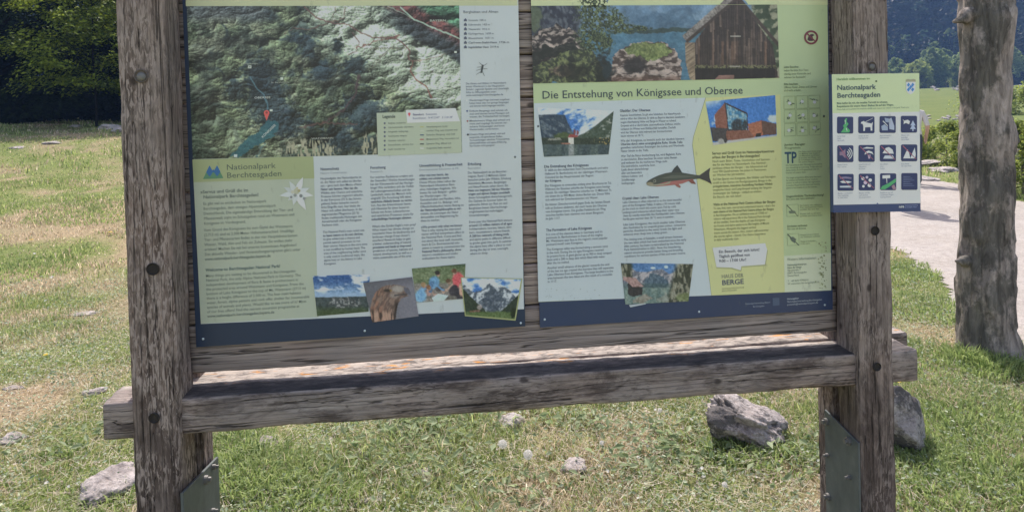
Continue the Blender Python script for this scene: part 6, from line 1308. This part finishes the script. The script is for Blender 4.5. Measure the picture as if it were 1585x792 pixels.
for u, v, r_, lb_ in ((71, 551, .022, 'bright yellow flower alone in the grass left of the left post'), (48, 372, .03, 'yellow flower cluster in the left meadow, farther than the lone one'), (170, 361, .032, 'yellow flower cluster close to the left post'), (182, 334, .022, 'small yellow flower just above the cluster by the left post'), (75, 279, .03, 'yellow flower in the far part of the left meadow'), (22, 262, .03, 'pale yellow flower at the far left of the meadow'), (1386, 604, .03, 'orange yellow flower on top of the boulder right of the post'), (60, 308, .02, 'small yellowish flower midway up the left meadow')):
    flower(u, v, .035 if u != 1386 else .19, r_, lb_, group=None)
# scattered tiny white daisies
dz = mat('white_petals', .7, (.75, .74, .68)); rs = random.Random(8)
dz_src = None
for i in range(46):
    u, v = (rs.uniform(905, 1270), rs.uniform(640, 790)) if i < 26 else ((rs.uniform(0, 195), rs.uniform(240, 780)) if i < 38 else (rs.uniform(1400, 1585), rs.uniform(560, 780)))
    g_ = ground_at(u, v); 
    if dz_src is None:
        bm = bmesh.new()
        for k in range(10):
            a_ = .628 * k; bm.faces.new([bm.verts.new(x) for x in ((0, 0, 0), (math.cos(a_ - .25) * .006, math.sin(a_ - .25) * .006, .002), (math.cos(a_) * .0085, math.sin(a_) * .0085, .001), (math.cos(a_ + .25) * .006, math.sin(a_ + .25) * .006, .002))])
        o = obj_bm('daisy', bm, dz); dz_src = o
    else: o = dz_src.copy(); COL.objects.link(o)
    s = rs.uniform(.7, 1.3) * (1 + (v < 500) * .8); o.scale = (s,) * 3; o.location = (g_[0], g_[1], g_[2] + rs.uniform(.02, .04)); o.rotation_euler = (rs.uniform(.1, .7), rs.uniform(-.4, .4), 0)
    tag(o, 'tiny white daisy head scattered in the short grass', 'daisy', 'tiny white daisies scattered in the grass')

# ------------------------------------------------------------------ walkers on the path (almost hidden by the rules sign; their shadows show)
def person(foot, face, shirt, trousers, hair, label, scale=1., cap=False, bag=False):
    root = empty('person', foot); tag(root, label, 'person')
    J = {'pelvis': (0, 0, .95), 'waist': (0, 0, 1.08), 'chest': (0, .0, 1.32), 'neck': (0, .0, 1.47), 'nk2': (0, -.01, 1.53), 'head': (0, -.015, 1.62), 'crown': (0, -.01, 1.71),
         'shL': (-.17, 0, 1.40), 'elL': (-.25, .03, 1.14), 'wrL': (-.24, -.10, .93), 'haL': (-.235, -.13, .86), 'shR': (.17, 0, 1.40), 'elR': (.24, .05, 1.13), 'wrR': (.26, -.02, .90), 'haR': (.26, -.04, .82),
         'hpL': (-.09, 0, .90), 'knL': (-.10, -.10, .50), 'anL': (-.10, .02, .09), 'toL': (-.10, -.14, .035), 'hpR': (.09, 0, .90), 'knR': (.10, .03, .50), 'anR': (.10, .16, .10), 'toR': (.105, .02, .03)}
    rad = {'pelvis': .135, 'waist': .125, 'chest': .15, 'neck': .062, 'nk2': .055, 'head': .092, 'crown': .075, 'shL': .062, 'elL': .043, 'wrL': .028, 'haL': .032, 'shR': .062, 'elR': .043, 'wrR': .028, 'haR': .032,
           'hpL': .095, 'knL': .062, 'anL': .042, 'toL': .034, 'hpR': .095, 'knR': .062, 'anR': .042, 'toR': .034}
    E_ = [('pelvis', 'waist'), ('waist', 'chest'), ('chest', 'neck'), ('neck', 'nk2'), ('nk2', 'head'), ('head', 'crown'), ('chest', 'shL'), ('shL', 'elL'), ('elL', 'wrL'), ('wrL', 'haL'), ('chest', 'shR'), ('shR', 'elR'), ('elR', 'wrR'), ('wrR', 'haR'), ('pelvis', 'hpL'), ('hpL', 'knL'), ('knL', 'anL'), ('anL', 'toL'), ('pelvis', 'hpR'), ('hpR', 'knR'), ('knR', 'anR'), ('anR', 'toR')]
    for s_ in 'LR':     # short fingers and thumb
        h_ = J['ha' + s_]
        for f_ in range(4):
            nm = f'f{f_}{s_}'; J[nm] = (h_[0] + (f_ - 1.5) * .004, h_[1] - .028 + f_ * .017, h_[2] - .075 + abs(f_ - 1.3) * .008); rad[nm] = .009; E_.append(('ha' + s_, nm))
        nm = 't' + s_; J[nm] = (h_[0] * .93, h_[1] - .045, h_[2] - .02); rad[nm] = .010; E_.append(('wr' + s_, nm))
    nms = list(J); me = bpy.data.meshes.new('body'); me.from_pydata([J[k] for k in nms], [(nms.index(a_), nms.index(b_)) for a_, b_ in E_], [])
    ob = bpy.data.objects.new('tmp', me); COL.objects.link(ob); md = ob.modifiers.new('s', 'SKIN'); sv = me.skin_vertices[0].data
    for i, k in enumerate(nms): sv[i].radius = (rad[k] * (1.18 if k in ('chest', 'waist', 'pelvis') else 1), rad[k] * (.8 if k in ('chest', 'waist', 'pelvis') else 1)); sv[i].use_root = (k == 'pelvis')
    ss = ob.modifiers.new('u', 'SUBSURF'); ss.levels = 2
    dg = bpy.context.evaluated_depsgraph_get(); m2 = bpy.data.meshes.new_from_object(ob.evaluated_get(dg)); bpy.data.objects.remove(ob)
    mats_ = [mat('skin', .6, (.52, .33, .24)), mat('shirt_cloth', .9, shirt), mat('trouser_cloth', .9, trousers), mat('shoe_leather', .7, (.05, .045, .04))]
    for m_ in mats_: m2.materials.append(m_)
    for p in m2.polygons:
        c_ = p.center; p.use_smooth = True
        armout = abs(c_.x) > .2
        p.material_index = 3 if c_.z < .10 else (2 if c_.z < .98 and not (armout and abs(c_.x) > .19 and c_.z > .78 and c_.z < .98) else (0 if c_.z > 1.475 or (armout and c_.z < 1.16) else 1))
        if c_.z < .98 and abs(c_.x) > .195: p.material_index = 0
    # face: nose, brow and chin pushed out of the head
    for v_ in m2.vertices:
        if v_.co.z > 1.54 and v_.co.y < -.06 and abs(v_.co.x) < .018: v_.co.y -= .014 * max(0, 1 - abs(v_.co.z - 1.612) / .03)
    b = link('body', m2, None, root); b.matrix_parent_inverse = Matrix.Identity(4)
    bm = bmesh.new(); bmesh.ops.create_uvsphere(bm, u_segments=24, v_segments=14, radius=1, matrix=Matrix.Translation((0, .012, 1.655)) @ Matrix.Diagonal((.104, .108, .105, 1)))
    for v_ in list(bm.verts):
        if v_.co.z < 1.63 and v_.co.y < -.02: bm.verts.remove(v_)
        elif v_.co.z < 1.57: v_.co.z = 1.57 + (v_.co.z - 1.57) * .3
    h_ = obj_bm('hair', bm, mat('hair', .7, hair), root, True); h_.matrix_parent_inverse = Matrix.Identity(4)
    for s_ in (-1, 1):
        bm = bmesh.new(); bmesh.ops.create_uvsphere(bm, u_segments=8, v_segments=6, radius=.009, matrix=Matrix.Translation((s_ * .032, -.098, 1.632))); e_ = obj_bm('eye', bm, mat('eye', .3, (.04, .03, .03)), root, True); e_.matrix_parent_inverse = Matrix.Identity(4)
    if cap:
        bm = bmesh.new(); bmesh.ops.create_uvsphere(bm, u_segments=24, v_segments=12, radius=1, matrix=Matrix.Translation((0, 0, 1.69)) @ Matrix.Diagonal((.112, .118, .075, 1)))
        for v_ in list(bm.verts):
            if v_.co.z < 1.68: bm.verts.remove(v_)
        vs = [bm.verts.new((.09 * math.cos(t), -.10 + .11 * math.sin(t), 1.685 - .01 * abs(math.sin(t)))) for t in np.linspace(math.pi, 2 * math.pi, 12)]; bm.faces.new(vs)
        c_ = obj_bm('cap', bm, mat('cap_cloth', .9, (.08, .10, .16)), root, True); c_.matrix_parent_inverse = Matrix.Identity(4)
    root.rotation_euler = (0, 0, face); root.scale = (scale,) * 3; root.location.z -= .0
    return root
f1 = ground_at(1381, 322); person(tuple(f1), R(200), (.10, .16, .25), (.12, .12, .13), (.06, .04, .03), 'walker in blue shirt and cap on the gravel path behind the rules sign', cap=True)
f2 = ground_at(1414, 287); person(tuple(f2), R(150), (.62, .58, .55), (.05, .06, .08), (.20, .13, .07), 'farther walker in pale top and dark trousers behind the rules sign edge', scale=1.0)

# ------------------------------------------------------------------ air
hz = bpy.data.materials.new('valley_haze'); hz.use_nodes = True; t = hz.node_tree; t.nodes.remove(t.nodes['Principled BSDF'])
pv = t.nodes.new('ShaderNodeVolumePrincipled'); pv.inputs['Color'].default_value = (.30, .52, 1.0, 1); pv.inputs['Density'].default_value = .0008; pv.inputs['Anisotropy'].default_value = .0
t.links.new(pv.outputs[0], t.nodes['Material Output'].inputs['Volume'])
bm = bmesh.new(); box(bm, -700, 760, -160, 720, -3, 165); h_ = obj_bm('haze', bm, hz); h_['kind'] = 'stuff'; tag(h_, 'thin blue haze filling the valley air', 'haze')
